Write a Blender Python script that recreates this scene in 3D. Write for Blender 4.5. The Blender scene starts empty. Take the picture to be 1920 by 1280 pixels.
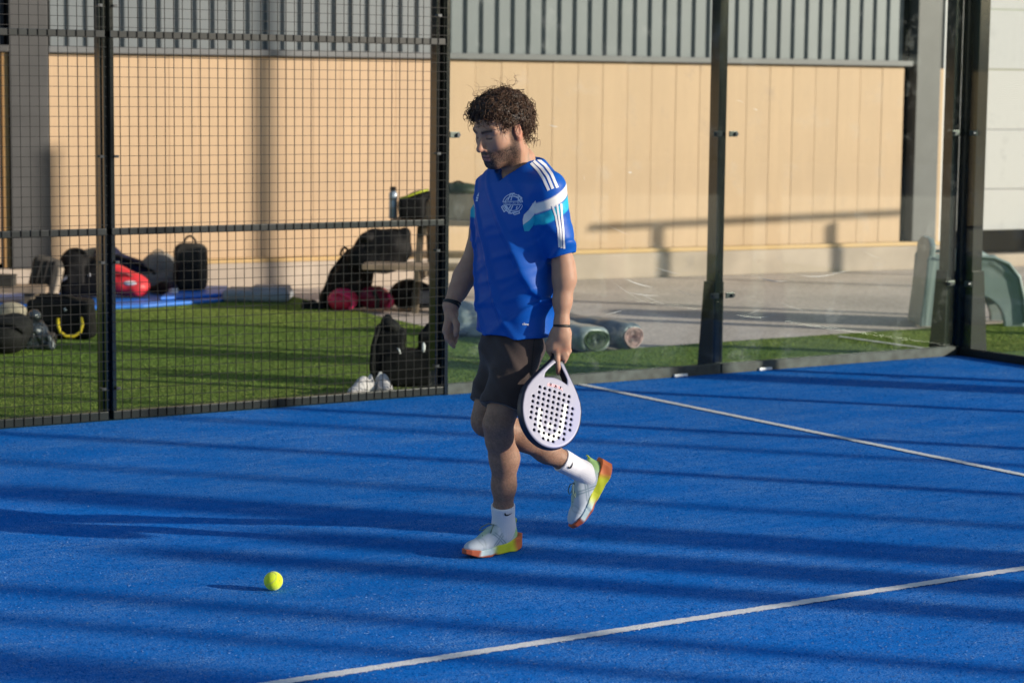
import bpy, bmesh, math, random
import numpy as np
from mathutils import Vector, Matrix
from mathutils.bvhtree import BVHTree

random.seed(7)
rng = np.random.default_rng(7)
S = bpy.context.scene
COL = S.collection

# ------------------------------------------------------------------ camera
# world axes: court corner at the origin, X along the side wall, Y out of the court, metres
FPX = 4196.5                                     # focal length in pixels of a 1920 px wide picture
CAM = np.array([-10.5165, -10.7136, 1.7397])
YAW, PITCH, ROLL = 0.5783, -0.1137, 0.0107
_F = np.array([math.sin(YAW)*math.cos(PITCH), math.cos(YAW)*math.cos(PITCH), math.sin(PITCH)])
_R0 = np.array([math.cos(YAW), -math.sin(YAW), 0.0])
_U0 = np.cross(_R0, _F)
_R = math.cos(ROLL)*_R0 + math.sin(ROLL)*_U0
_U = -math.sin(ROLL)*_R0 + math.cos(ROLL)*_U0
cam_d = bpy.data.cameras.new('camera')
cam = bpy.data.objects.new('camera', cam_d); COL.objects.link(cam)
cam_d.sensor_width = 36.0
cam_d.lens = FPX/1920*36.0
cam_d.clip_start = 0.1; cam_d.clip_end = 2000
cam_d.dof.use_dof = True
cam_d.dof.focus_distance = 8.45
cam_d.dof.aperture_fstop = 4.0
cam.matrix_world = Matrix(((_R[0], _U[0], -_F[0], CAM[0]), (_R[1], _U[1], -_F[1], CAM[1]),
                           (_R[2], _U[2], -_F[2], CAM[2]), (0, 0, 0, 1)))
S.camera = cam

# ------------------------------------------------------------------ light
SUN_AZ, SUN_EL = math.radians(-49.6), math.radians(15.0)     # azimuth measured from +X
SDIR = np.array([math.cos(SUN_EL)*math.cos(SUN_AZ), math.cos(SUN_EL)*math.sin(SUN_AZ), math.sin(SUN_EL)])
W = bpy.data.worlds.new('World'); S.world = W; W.use_nodes = True
_nt = W.node_tree; _nt.nodes.clear()
_sky = _nt.nodes.new('ShaderNodeTexSky'); _sky.sky_type = 'NISHITA'; _sky.sun_disc = False
_sky.sun_elevation = SUN_EL
_sky.sun_rotation = math.atan2(SDIR[0], SDIR[1])
_sky.air_density = 1.0; _sky.dust_density = 0.6; _sky.ozone_density = 1.3
_bg = _nt.nodes.new('ShaderNodeBackground'); _bg.inputs[1].default_value = 0.092
_out = _nt.nodes.new('ShaderNodeOutputWorld')
_nt.links.new(_sky.outputs[0], _bg.inputs[0]); _nt.links.new(_bg.outputs[0], _out.inputs[0])
sun_d = bpy.data.lights.new('sun', 'SUN'); sun_d.energy = 3.9; sun_d.angle = math.radians(0.85)
sun_d.color = (1.0, 0.89, 0.74)
sun = bpy.data.objects.new('sun', sun_d); COL.objects.link(sun)
sun.rotation_euler = Vector(SDIR).to_track_quat('Z', 'Y').to_euler()
sun.location = (10, -20, 12)
S.view_settings.view_transform = 'Standard'; S.view_settings.look = 'None'
S.view_settings.exposure = 0.75; S.view_settings.gamma = 1.0
S.view_settings.use_curve_mapping = False
S.cycles.max_bounces = 8; S.cycles.transparent_max_bounces = 24
S.cycles.caustics_reflective = False; S.cycles.caustics_refractive = False

# ------------------------------------------------------------------ helpers
def ray(px, py):
    return _F + _R*(px-960)/FPX + _U*(640-py)/FPX
def gnd(px, py, z=0.0):
    d = ray(px, py); t = (z-CAM[2])/d[2]; return CAM + t*d

def tag(o, label=None, cat=None, group=None, kind=None):
    if label: o['label'] = label
    if cat: o['category'] = cat
    if group: o['group'] = group
    if kind: o['kind'] = kind
    return o
def empty(name, loc=(0, 0, 0), rz=0.0, parent=None):
    o = bpy.data.objects.new(name, None); COL.objects.link(o)
    o.location = loc; o.rotation_euler = (0, 0, rz); o.empty_display_size = 0.1
    if parent: o.parent = parent
    return o
def link(name, me, mat=None, parent=None, smooth=False):
    if mat is not None and len(me.materials) == 0: me.materials.append(mat)
    if smooth: me.polygons.foreach_set('use_smooth', [True]*len(me.polygons))
    o = bpy.data.objects.new(name, me); COL.objects.link(o)
    if parent: o.parent = parent
    return o
def mesh(name, v, f, mat=None, parent=None, smooth=False):
    me = bpy.data.meshes.new(name)
    me.from_pydata([tuple(map(float, p)) for p in v], [], [tuple(map(int, q)) for q in f])
    me.update()
    return link(name, me, mat, parent, smooth)
class MB:
    """collects simple solids into ONE mesh"""
    def __init__(s): s.v = []; s.f = []
    def add(s, v, f):
        n = len(s.v); s.v += [tuple(p) for p in v]; s.f += [tuple(i+n for i in q) for q in f]; return s
    def box(s, a, b):
        x0, y0, z0 = a; x1, y1, z1 = b
        return s.add([(x0,y0,z0),(x1,y0,z0),(x1,y1,z0),(x0,y1,z0),(x0,y0,z1),(x1,y0,z1),(x1,y1,z1),(x0,y1,z1)],
                     [(0,3,2,1),(4,5,6,7),(0,1,5,4),(1,2,6,5),(2,3,7,6),(3,0,4,7)])
    def tube(s, pts, r, n=8, cap=True):
        pts = [np.array(p, float) for p in pts]; m = len(pts)
        rr = r if hasattr(r, '__len__') else [r]*m
        vs = []; up = None
        for i, p in enumerate(pts):
            t = pts[min(i+1, m-1)]-pts[max(i-1, 0)]; t = t/(np.linalg.norm(t)+1e-12)
            if up is None:
                a = np.array([0, 0, 1.0]) if abs(t[2]) < 0.9 else np.array([1.0, 0, 0])
                up = np.cross(t, np.cross(a, t))
            up = up - t*(up@t); up = up/(np.linalg.norm(up)+1e-12); w = np.cross(t, up)
            for k in range(n):
                c = 2*math.pi*k/n
                vs.append(p+rr[i]*(math.cos(c)*up+math.sin(c)*w))
        fs = []
        for i in range(m-1):
            for k in range(n):
                fs.append((i*n+k, i*n+(k+1) % n, (i+1)*n+(k+1) % n, (i+1)*n+k))
        if cap: fs.append(tuple(range(n-1, -1, -1))); fs.append(tuple((m-1)*n+k for k in range(n)))
        return s.add(vs, fs)
    def prism(s, poly, z0, z1):
        n = len(poly)
        return s.add([(x, y, z0) for x, y in poly]+[(x, y, z1) for x, y in poly],
                     [tuple(range(n-1, -1, -1)), tuple(range(n, 2*n))]+[(i, (i+1) % n, n+(i+1) % n, n+i) for i in range(n)])
    def build(s, name, mat, parent=None, bevel=0.0, smooth=False, seg=2):
        if bevel > 0:
            bm = bmesh.new(); vv = [bm.verts.new(p) for p in s.v]
            for q in s.f: bm.faces.new([vv[i] for i in q])
            bmesh.ops.recalc_face_normals(bm, faces=bm.faces)
            bmesh.ops.bevel(bm, geom=list(bm.edges), offset=bevel, segments=seg, profile=0.6, affect='EDGES', clamp_overlap=True)
            me = bpy.data.meshes.new(name); bm.to_mesh(me); bm.free()
            return link(name, me, mat, parent, smooth)
        return mesh(name, s.v, s.f, mat, parent, smooth)

# ---- materials
def mat(name, color, rough=0.6, metal=0.0, spec=0.5, bump=0.0, bscale=200.0, vary=0.0, vscale=4.0, vcol=False, coat=0.0, sheen=0.0, bdist=0.002, detail=4):
    m = bpy.data.materials.new(name); m.use_nodes = True
    nt = m.node_tree; b = nt.nodes['Principled BSDF']
    b.inputs['Base Color'].default_value = (*color, 1); b.inputs['Roughness'].default_value = rough
    b.inputs['Metallic'].default_value = metal; b.inputs['Specular IOR Level'].default_value = spec
    if coat: b.inputs['Coat Weight'].default_value = coat; b.inputs['Coat Roughness'].default_value = 0.1
    if sheen: b.inputs['Sheen Weight'].default_value = sheen
    tc = nt.nodes.new('ShaderNodeTexCoord')
    src = None
    if vcol:
        a = nt.nodes.new('ShaderNodeAttribute'); a.attribute_name = 'Col'; src = a.outputs['Color']
    if vary:
        nz = nt.nodes.new('ShaderNodeTexNoise'); nz.inputs['Scale'].default_value = vscale; nz.inputs['Detail'].default_value = 6
        nt.links.new(tc.outputs['Object'], nz.inputs['Vector'])
        mr = nt.nodes.new('ShaderNodeMapRange'); mr.inputs[1].default_value = 0.3; mr.inputs[2].default_value = 0.7
        mr.inputs[3].default_value = 1-vary; mr.inputs[4].default_value = 1+vary
        nt.links.new(nz.outputs['Fac'], mr.inputs[0])
        mx = nt.nodes.new('ShaderNodeVectorMath'); mx.operation = 'SCALE'
        if src is None: mx.inputs[0].default_value = color
        else: nt.links.new(src, mx.inputs[0])
        nt.links.new(mr.outputs[0], mx.inputs['Scale']); src = mx.outputs[0]
    if src is not None: nt.links.new(src, b.inputs['Base Color'])
    if bump:
        n2 = nt.nodes.new('ShaderNodeTexNoise'); n2.inputs['Scale'].default_value = bscale; n2.inputs['Detail'].default_value = detail
        nt.links.new(tc.outputs['Object'], n2.inputs['Vector'])
        bp = nt.nodes.new('ShaderNodeBump'); bp.inputs['Strength'].default_value = bump; bp.inputs['Distance'].default_value = bdist
        nt.links.new(n2.outputs['Fac'], bp.inputs['Height']); nt.links.new(bp.outputs[0], b.inputs['Normal'])
    return m

# ---- implicit surfaces: smooth unions on a grid, meshed with surface nets
class Field:
    def __init__(s, lo, hi, h):
        s.lo = np.array(lo, float); s.h = h
        s.n = np.ceil((np.array(hi, float)-s.lo)/h).astype(int)+1
        s.D = np.full(s.n, 9.0, np.float32)
    def sub(s, lo, hi):
        a = np.clip(np.floor((np.array(lo)-s.lo)/s.h).astype(int), 0, s.n)
        b = np.clip(np.ceil((np.array(hi)-s.lo)/s.h).astype(int)+1, 0, s.n)
        sl = tuple(slice(i, j) for i, j in zip(a, b))
        ax = [s.lo[i]+s.h*np.arange(a[i], b[i]) for i in range(3)]
        return sl, np.meshgrid(*ax, indexing='ij', sparse=True)
    def op(s, fn, lo, hi, k=0.02, mode='u'):
        sl, (x, y, z) = s.sub(np.array(lo)-k-2*s.h, np.array(hi)+k+2*s.h)
        if 0 in s.D[sl].shape: return
        d = fn(x, y, z).astype(np.float32); D = s.D[sl]
        d = np.broadcast_to(d, D.shape)
        if mode == 'u':
            if k <= 0: s.D[sl] = np.minimum(D, d)
            else:
                hh = np.clip(k-np.abs(D-d), 0, None)/k
                s.D[sl] = np.minimum(D, d)-hh*hh*k*0.25
        elif mode == 's':
            d = -d
            if k <= 0: s.D[sl] = np.maximum(D, d)
            else:
                hh = np.clip(k-np.abs(D-d), 0, None)/k
                s.D[sl] = np.maximum(D, d)+hh*hh*k*0.25
        elif mode == 'i': s.D[sl] = np.maximum(D, d)
    def cap(s, a, b, ra, rb=None, k=0.02, mode='u', cut=None):
        a = np.array(a, float); b = np.array(b, float); rb = ra if rb is None else rb
        ab = b-a; L2 = ab@ab+1e-12; R = max(ra, rb)
        def fn(x, y, z):
            px, py, pz = x-a[0], y-a[1], z-a[2]
            t = np.clip((px*ab[0]+py*ab[1]+pz*ab[2])/L2, 0, 1)
            d = np.sqrt((px-t*ab[0])**2+(py-t*ab[1])**2+(pz-t*ab[2])**2)-(ra+(rb-ra)*t)
            if cut is not None:      # flat end at b (+cut metres)
                L = math.sqrt(L2); e = ((x-b[0])*ab[0]+(y-b[1])*ab[1]+(z-b[2])*ab[2])/L-cut
                d = np.maximum(d, e)
            return d
        s.op(fn, np.minimum(a, b)-R, np.maximum(a, b)+R, k, mode); return s
    def ell(s, c, r, M=None, k=0.02, mode='u'):
        c = np.array(c, float); r = np.array(r, float); R = r.max()
        def fn(x, y, z):
            p = [x-c[0], y-c[1], z-c[2]]
            if M is not None: p = [M[i][0]*p[0]+M[i][1]*p[1]+M[i][2]*p[2] for i in range(3)]
            q = np.sqrt((p[0]/r[0])**2+(p[1]/r[1])**2+(p[2]/r[2])**2)
            g = np.sqrt((p[0]/r[0]**2)**2+(p[1]/r[1]**2)**2+(p[2]/r[2]**2)**2)+1e-9
            return q*(q-1)/g
        s.op(fn, c-R, c+R, k, mode); return s
    def rbox(s, c, hs, r, M=None, k=0.01, mode='u', taper=0.0):
        c = np.array(c, float); hs = np.array(hs, float); R = np.linalg.norm(hs)
        def fn(x, y, z):
            p = [x-c[0], y-c[1], z-c[2]]
            if M is not None: p = [M[i][0]*p[0]+M[i][1]*p[1]+M[i][2]*p[2] for i in range(3)]
            tf = 1-taper*np.clip(p[2]/hs[2], -1, 1)*0.5
            q = [np.abs(p[0])-(hs[0]*tf-r), np.abs(p[1])-(hs[1]*tf-r), np.abs(p[2])-(hs[2]-r)]
            o = np.sqrt(np.clip(q[0], 0, None)**2+np.clip(q[1], 0, None)**2+np.clip(q[2], 0, None)**2)
            return o+np.minimum(np.maximum(np.maximum(q[0], q[1]), q[2]), 0)-r
        s.op(fn, c-R, c+R, k, mode); return s
    def warp(s, fn):
        """adds fn(x,y,z) to the distance near the surface"""
        sl, (x, y, z) = s.sub(s.lo, s.lo+s.h*s.n)
        m = np.abs(s.D) < 0.06
        s.D = np.where(m, s.D+np.broadcast_to(fn(x, y, z), s.D.shape).astype(np.float32), s.D)
        return s
    def net(s):
        D = s.D; I = D < 0; n = D.shape
        c = np.zeros([q-1 for q in n], np.int8)
        cs = [(i, j, k) for i in (0, 1) for j in (0, 1) for k in (0, 1)]
        for i, j, k in cs: c += I[i:n[0]-1+i, j:n[1]-1+j, k:n[2]-1+k]
        act = np.argwhere((c > 0) & (c < 8))
        idx = np.full(c.shape, -1, np.int64); idx[tuple(act.T)] = np.arange(len(act))
        val = np.stack([D[act[:, 0]+i, act[:, 1]+j, act[:, 2]+k] for i, j, k in cs], 1)
        acc = np.zeros((len(act), 3)); cnt = np.zeros(len(act))
        for a in range(8):
            for b in range(a+1, 8):
                da = np.array(cs[b])-np.array(cs[a])
                if np.abs(da).sum() != 1: continue
                m = (val[:, a] < 0) != (val[:, b] < 0)
                t = val[m, a]/(val[m, a]-val[m, b])
                acc[m] += np.array(cs[a])+t[:, None]*da; cnt[m] += 1
        V = s.lo+s.h*(act+acc/cnt[:, None])
        Fs = []
        for ax in range(3):
            o1, o2 = [(1, 2), (2, 0), (0, 1)][ax]
            sa = [slice(None)]*3; sb = [slice(None)]*3; sa[ax] = slice(0, -1); sb[ax] = slice(1, None)
            A = I[tuple(sa)]; B = I[tuple(sb)]
            e = np.argwhere(A != B)
            e = e[(e[:, o1] > 0) & (e[:, o2] > 0) & (e[:, o1] < n[o1]-1) & (e[:, o2] < n[o2]-1)]
            fl = A[tuple(e.T)]
            q = []
            for d1, d2 in ((-1, -1), (0, -1), (0, 0), (-1, 0)):
                cc = e.copy(); cc[:, o1] += d1; cc[:, o2] += d2; q.append(idx[tuple(cc.T)])
            q = np.stack(q, 1); q[~fl] = q[~fl][:, ::-1]; Fs.append(q)
        return V, np.concatenate(Fs)
def np_mesh(name, V, Fq, mat=None, parent=None, smooth=True, col=None):
    me = bpy.data.meshes.new(name); V = np.asarray(V, np.float32); Fq = np.asarray(Fq, np.int32)
    me.vertices.add(len(V)); me.vertices.foreach_set('co', V.ravel())
    me.loops.add(Fq.size); me.loops.foreach_set('vertex_index', Fq.ravel())
    me.polygons.add(len(Fq)); me.polygons.foreach_set('loop_start', np.arange(len(Fq), dtype=np.int32)*Fq.shape[1])
    if col is not None:
        a = me.color_attributes.new('Col', 'FLOAT_COLOR', 'POINT')
        a.data.foreach_set('color', np.concatenate([col, np.ones((len(V), 1))], 1).astype(np.float32).ravel())
    me.update(calc_edges=True); me.validate()
    return link(name, me, mat, parent, smooth)
def wob(x, y, z, f, seed=0):
    """cheap smooth noise"""
    r = np.random.default_rng(seed); o = 0
    for i in range(5):
        k = r.normal(size=3); k = k/np.linalg.norm(k)*f*(0.6+0.35*i); o = o+np.sin(k[0]*x+k[1]*y+k[2]*z+r.uniform(0, 6.28))/(1+0.4*i)
    return o/2.5
# ================================================================== SETTING
def turf_mat(name, dark, light, sand, sand_amt, fine=170.0, bump=0.6, stretch=(1, 1, 1)):
    m = bpy.data.materials.new(name); m.use_nodes = True; nt = m.node_tree; N = nt.nodes; Lk = nt.links
    b = N['Principled BSDF']; b.inputs['Roughness'].default_value = 0.85; b.inputs['Specular IOR Level'].default_value = 0.03
    b.inputs['Sheen Weight'].default_value = 0.0
    tc = N.new('ShaderNodeTexCoord')
    def noise(scale, det=3, rough=0.55, vec=None):
        n = N.new('ShaderNodeTexNoise'); n.inputs['Scale'].default_value = scale; n.inputs['Detail'].default_value = det
        n.inputs['Roughness'].default_value = rough; Lk.new(vec or tc.outputs['Object'], n.inputs['Vector']); return n.outputs['Fac']
    def rng_(src, a, b_, c=0.0, d=1.0):
        r = N.new('ShaderNodeMapRange'); r.inputs[1].default_value = a; r.inputs[2].default_value = b_
        r.inputs[3].default_value = c; r.inputs[4].default_value = d; Lk.new(src, r.inputs[0]); return r.outputs[0]
    def mathn(op, a, b_):
        r = N.new('ShaderNodeMath'); r.operation = op
        for i, q in enumerate((a, b_)):
            if isinstance(q, (int, float)): r.inputs[i].default_value = q
            else: Lk.new(q, r.inputs[i])
        return r.outputs[0]
    def mix(f, a, b_):
        r = N.new('ShaderNodeMix'); r.data_type = 'RGBA'; Lk.new(f, r.inputs[0])
        for i, q in ((6, a), (7, b_)):
            if isinstance(q, tuple): r.inputs[i].default_value = (*q, 1)
            else: Lk.new(q, r.inputs[i])
        return r.outputs[2]
    mp = N.new('ShaderNodeMapping'); mp.inputs['Scale'].default_value = stretch; mp.inputs['Rotation'].default_value = (0, 0, 0.6)
    Lk.new(tc.outputs['Object'], mp.inputs[0])
    f1 = noise(fine, 4, 0.7); f2 = noise(fine*0.33, 3, 0.6)
    fib = mathn('ADD', mathn('MULTIPLY', f1, 0.65), mathn('MULTIPLY', f2, 0.35))
    c0 = mix(rng_(fib, 0.36, 0.64), dark, light)
    big = noise(1.3, 5, 0.62, mp.outputs[0]); mid = noise(9.0, 4, 0.6, mp.outputs[0])
    patch = mathn('MULTIPLY', rng_(big, 0.40, 0.66), rng_(mid, 0.30, 0.66))
    grain = rng_(f1, 0.47, 0.60)
    fac = mathn('MULTIPLY', mathn('MULTIPLY', mathn('ADD', patch, 0.12), grain), sand_amt)
    c1 = mix(fac, c0, sand)
    tone = rng_(noise(0.45, 3), 0.3, 0.7, 0.86, 1.12)
    sc = N.new('ShaderNodeVectorMath'); sc.operation = 'SCALE'; Lk.new(c1, sc.inputs[0]); Lk.new(tone, sc.inputs['Scale'])
    Lk.new(sc.outputs[0], b.inputs['Base Color'])
    bp = N.new('ShaderNodeBump'); bp.inputs['Strength'].default_value = bump; bp.inputs['Distance'].default_value = 0.006
    Lk.new(fib, bp.inputs['Height']); Lk.new(bp.outputs[0], b.inputs['Normal'])
    return m
M_COURT = turf_mat('blue_court_turf', (0.0004, 0.108, 0.43), (0.0008, 0.172, 0.62), (0.22, 0.38, 0.60), 1.0, 150.0, 0.5, (1.0, 2.6, 1.0))
M_GREEN = turf_mat('green_turf', (0.062, 0.115, 0.022), (0.205, 0.285, 0.062), (0.36, 0.34, 0.11), 0.5, 60.0, 0.9)
M_LINE = turf_mat('white_line_turf', (0.60, 0.60, 0.61), (0.82, 0.81, 0.80), (0.35, 0.44, 0.60), 0.4, 190.0, 0.7)

def yard_mat():
    m = mat('yard_asphalt', (0.36, 0.30, 0.26), 0.9, bump=0.5, bscale=60, bdist=0.004)
    nt = m.node_tree; N = nt.nodes; Lk = nt.links; b = N['Principled BSDF']
    tc = N.new('ShaderNodeTexCoord')
    n1 = N.new('ShaderNodeTexNoise'); n1.inputs['Scale'].default_value = 45; n1.inputs['Detail'].default_value = 5
    n2 = N.new('ShaderNodeTexNoise'); n2.inputs['Scale'].default_value = 1.1; n2.inputs['Detail'].default_value = 6
    Lk.new(tc.outputs['Object'], n1.inputs['Vector']); Lk.new(tc.outputs['Object'], n2.inputs['Vector'])
    r1 = N.new('ShaderNodeValToRGB'); r1.color_ramp.elements[0].position = 0.3; r1.color_ramp.elements[1].position = 0.7
    r1.color_ramp.elements[0].color = (0.33, 0.285, 0.25, 1); r1.color_ramp.elements[1].color = (0.64, 0.56, 0.50, 1)
    mr = N.new('ShaderNodeMapRange'); mr.inputs[1].default_value = 0.3; mr.inputs[2].default_value = 0.7; mr.inputs[3].default_value = 0.8; mr.inputs[4].default_value = 1.12
    Lk.new(n1.outputs['Fac'], r1.inputs[0]); Lk.new(n2.outputs['Fac'], mr.inputs[0])
    sc = N.new('ShaderNodeVectorMath'); sc.operation = 'SCALE'; Lk.new(r1.outputs[0], sc.inputs[0]); Lk.new(mr.outputs[0], sc.inputs['Scale'])
    Lk.new(sc.outputs[0], b.inputs['Base Color'])
    return m
M_YARD = yard_mat()

def sheet(name, poly, z, m, kind='structure'):
    o = mesh(name, [(x, y, z) for x, y in poly], [tuple(range(len(poly)))], m); o['kind'] = kind; return o
sheet('ground', [(-300, -300), (300, -300), (300, 300), (-300, 300)], -0.030, M_YARD)
sheet('court_floor', [(-20, -10), (0, -10), (0, 0), (-20, 0)], 0.0, M_COURT)
# green turf laid outside the side wall: a strip behind the glass, a deep patch behind the mesh
e1 = gnd(548, 556, -0.012); e2 = gnd(800, 612, -0.012)
tp = [(-12, -0.0), (4.2, 0.0), (4.2, 1.38), (1.1, 1.42), (-1.0, 1.44), (-2.2, 1.37), (e2[0], e2[1]+0.1), (e1[0], e1[1]), (-2.35, 6.15), (-12, 7.0)]
sheet('turf_surround', tp, -0.012, M_GREEN)
sheet('turf_surround', [(0.0, -0.002), (0.0, -12), (4.2, -12), (4.2, -0.002)], -0.012, M_GREEN)
# painted lines
def line_sheet(p0, p1, w, z):
    p0 = np.array(p0[:2]); p1 = np.array(p1[:2]); d = (p1-p0)/np.linalg.norm(p1-p0); n = np.array([-d[1], d[0]])*w/2
    k = max(2, int(np.linalg.norm(p1-p0)/0.012)); vs = []; fs = []
    for i in range(k+1):
        q = p0+(p1-p0)*i/k
        for sgn in (-1, 1):
            e = n*sgn*(1+0.14*random.uniform(-1, 1)); vs.append((q[0]+e[0], q[1]+e[1], z))
    for i in range(k): fs.append((2*i, 2*i+2, 2*i+3, 2*i+1))
    return vs, fs
_la, _lb = gnd(534, 1279), gnd(1920, 1066)
for p0, p1, w, z in (((-3.05, -10), (-3.05, -0.02), 0.05, 0.004), (_la-(_lb-_la)*2.0, _lb+(_lb-_la)*.25, 0.05, 0.004)):
    v, f = line_sheet(p0, p1, w, z); o = mesh('court_line', v, f, M_LINE); o['kind'] = 'structure'
v, f = line_sheet(gnd(1572, 630, -0.006), gnd(1775, 658, -0.006), 0.035, -0.006)
o = mesh('turf_line', v, f, M_LINE); o['kind'] = 'structure'

# standing fibres of the blue carpet in the part of the court that is seen
def fibres():
    n = 420000
    P = np.stack([rng.uniform(-10.0, 0.0, n), rng.uniform(-7.2, 0.0, n)], 1)
    d = P-CAM[:2]; dep_ = d@np.array([math.sin(YAW), math.cos(YAW)]); lat = d@np.array([math.cos(YAW), -math.sin(YAW)])
    P = P[(dep_ > 5.2) & (np.abs(lat) < dep_*.262) & (P[:, 1] < -0.03) & (P[:, 0] < -0.03)]
    n = len(P); X, Y = P.T
    a = rng.uniform(0, math.pi, n); hgt = rng.uniform(.0008, .0026, n); wd = rng.uniform(.0022, .0050, n)
    lx, ly = rng.normal(0, .005, n), rng.normal(0, .005, n)
    z0 = np.full(n, .0005)
    V = np.empty((n, 3, 3)); V[:, 0] = np.stack([X-np.cos(a)*wd, Y-np.sin(a)*wd, z0], 1); V[:, 1] = np.stack([X+np.cos(a)*wd, Y+np.sin(a)*wd, z0], 1); V[:, 2] = np.stack([X+lx, Y+ly, hgt], 1)
    big = wob(X*.8, Y*1.6, X*0, 1.6, 71)+.9*wob(X, Y*1.5, X*0, 5.0, 72); mid_ = wob(X+Y*.3, Y*2, X*0, 17, 73)
    patch = np.clip(.38+.50*big, 0, 1)*np.clip(.55+.6*mid_, 0, 1)
    t = rng.uniform(0, 1, n)[:, None]
    c = np.array([.0004, .090, .38])*(1-t)+np.array([.0008, .155, .57])*t
    sand = (rng.uniform(0, 1, n) < .02+.75*patch)[:, None]*rng.uniform(.08, .62, n)[:, None]
    c = c*(1-sand)+np.array([.30, .42, .58])*sand
    online = ((np.abs(X+3.05) < .026+rng.normal(0, .002, n)) | (np.abs((Y-_la[1])-(X-_la[0])*(_lb[1]-_la[1])/(_lb[0]-_la[0])) < .026+rng.normal(0, .002, n)))[:, None]
    c = np.where(online, np.array([.74, .73, .73])*(.8+.25*t), c)
    o = np_mesh('court_fibres', V.reshape(-1, 3), np.arange(3*n).reshape(-1, 3), mat('carpet_fibre', (.0, .1, .4), 1.0, spec=.0, vcol=True), None, False, np.repeat(c, 3, axis=0))
    tag(o, 'short sandy blue carpet fibres covering the court', 'turf', kind='stuff')
fibres()
def grass():
    n = 330000
    P = np.stack([rng.uniform(-8.0, 3.2, n), rng.uniform(.04, 7.0, n)], 1)
    d = P-CAM[:2]; dep_ = d@np.array([math.sin(YAW), math.cos(YAW)]); lat = d@np.array([math.cos(YAW), -math.sin(YAW)])
    X, Y = P.T; ok = np.zeros(n, bool)
    poly = np.array(tp); j = len(poly)-1
    jx = rng.normal(0, .012, n); jy = rng.normal(0, .012, n)
    for i in range(len(poly)):
        (xi, yi), (xj, yj) = poly[i], poly[j]
        cnd = ((yi > Y+jy) != (yj > Y+jy)) & (X+jx < (xj-xi)*(Y+jy-yi)/(yj-yi+1e-12)+xi); ok ^= cnd; j = i
    k = ok & (np.abs(lat) < dep_*.27); P = P[k]; n = len(P); X, Y = P.T
    a = rng.uniform(0, math.pi, n); hgt = rng.uniform(.002, .0065, n); wd = rng.uniform(.003, .007, n); lx, ly = rng.normal(.003, .007, n), rng.normal(0, .007, n)
    V = np.empty((n, 3, 3)); z0 = np.full(n, -.0118); V[:, 0] = np.stack([X-np.cos(a)*wd, Y-np.sin(a)*wd, z0], 1); V[:, 1] = np.stack([X+np.cos(a)*wd, Y+np.sin(a)*wd, z0], 1); V[:, 2] = np.stack([X+lx, Y+ly, z0+hgt], 1)
    t = rng.uniform(0, 1, n)[:, None]; dry = np.clip(.25+.4*wob(X, Y, X*0, 3.0, 91), 0, 1)[:, None]*rng.uniform(0, 1, n)[:, None]
    c = np.array([.075, .130, .026])*(1-t)+np.array([.19, .265, .058])*t; c = c*(1-dry)+np.array([.30, .28, .09])*dry
    wl = gnd(1572, 630, -.006); wr = gnd(1775, 658, -.006); dd = (wr-wl)[:2]; L2 = dd@dd; tt = ((P-wl[:2])@dd)/L2; ds = np.abs((P[:, 0]-wl[0])*dd[1]-(P[:, 1]-wl[1])*dd[0])/math.sqrt(L2)
    c = np.where(((ds < .018) & (tt > 0) & (tt < 1))[:, None], np.array([.55, .55, .53]), c)
    o = np_mesh('turf_blades', V.reshape(-1, 3), np.arange(3*n).reshape(-1, 3), mat('turf_blade', (.1, .2, .03), .85, spec=.08, vcol=True), None, False, np.repeat(c, 3, axis=0))
    tag(o, 'short green artificial grass blades outside the court walls', 'turf', kind='stuff')
grass()

# ------------------------------------------------------------------ court walls
M_POST = mat('dark_green_painted_steel', (0.005, 0.008, 0.008), 0.15, spec=0.9, bump=0.15, bscale=60, vary=0.25, vscale=12)
M_RAIL = mat('grey_green_steel', (0.007, 0.011, 0.012), 0.36, spec=0.3, vary=0.3, vscale=8)
M_CHAN = mat('aluminium_channel', (0.042, 0.052, 0.049), 0.5, metal=0.2, vary=0.5, vscale=14, bump=0.3, bscale=40)
M_WIRE = mat('wire_black', (0.005, 0.006, 0.007), 0.5, spec=0.2)
M_BOLT = mat('zinc_bolt', (0.55, 0.56, 0.55), 0.3, metal=0.9)
M_CLAMP = mat('clamp_grey_green', (0.07, 0.09, 0.08), 0.35, metal=0.4)
M_DBOLT = mat('dark_bolt', (0.05, 0.055, 0.06), 0.35, metal=0.6)
M_GLINT = mat('glint_white', (0.75, 0.75, 0.75), 0.35)
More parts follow.
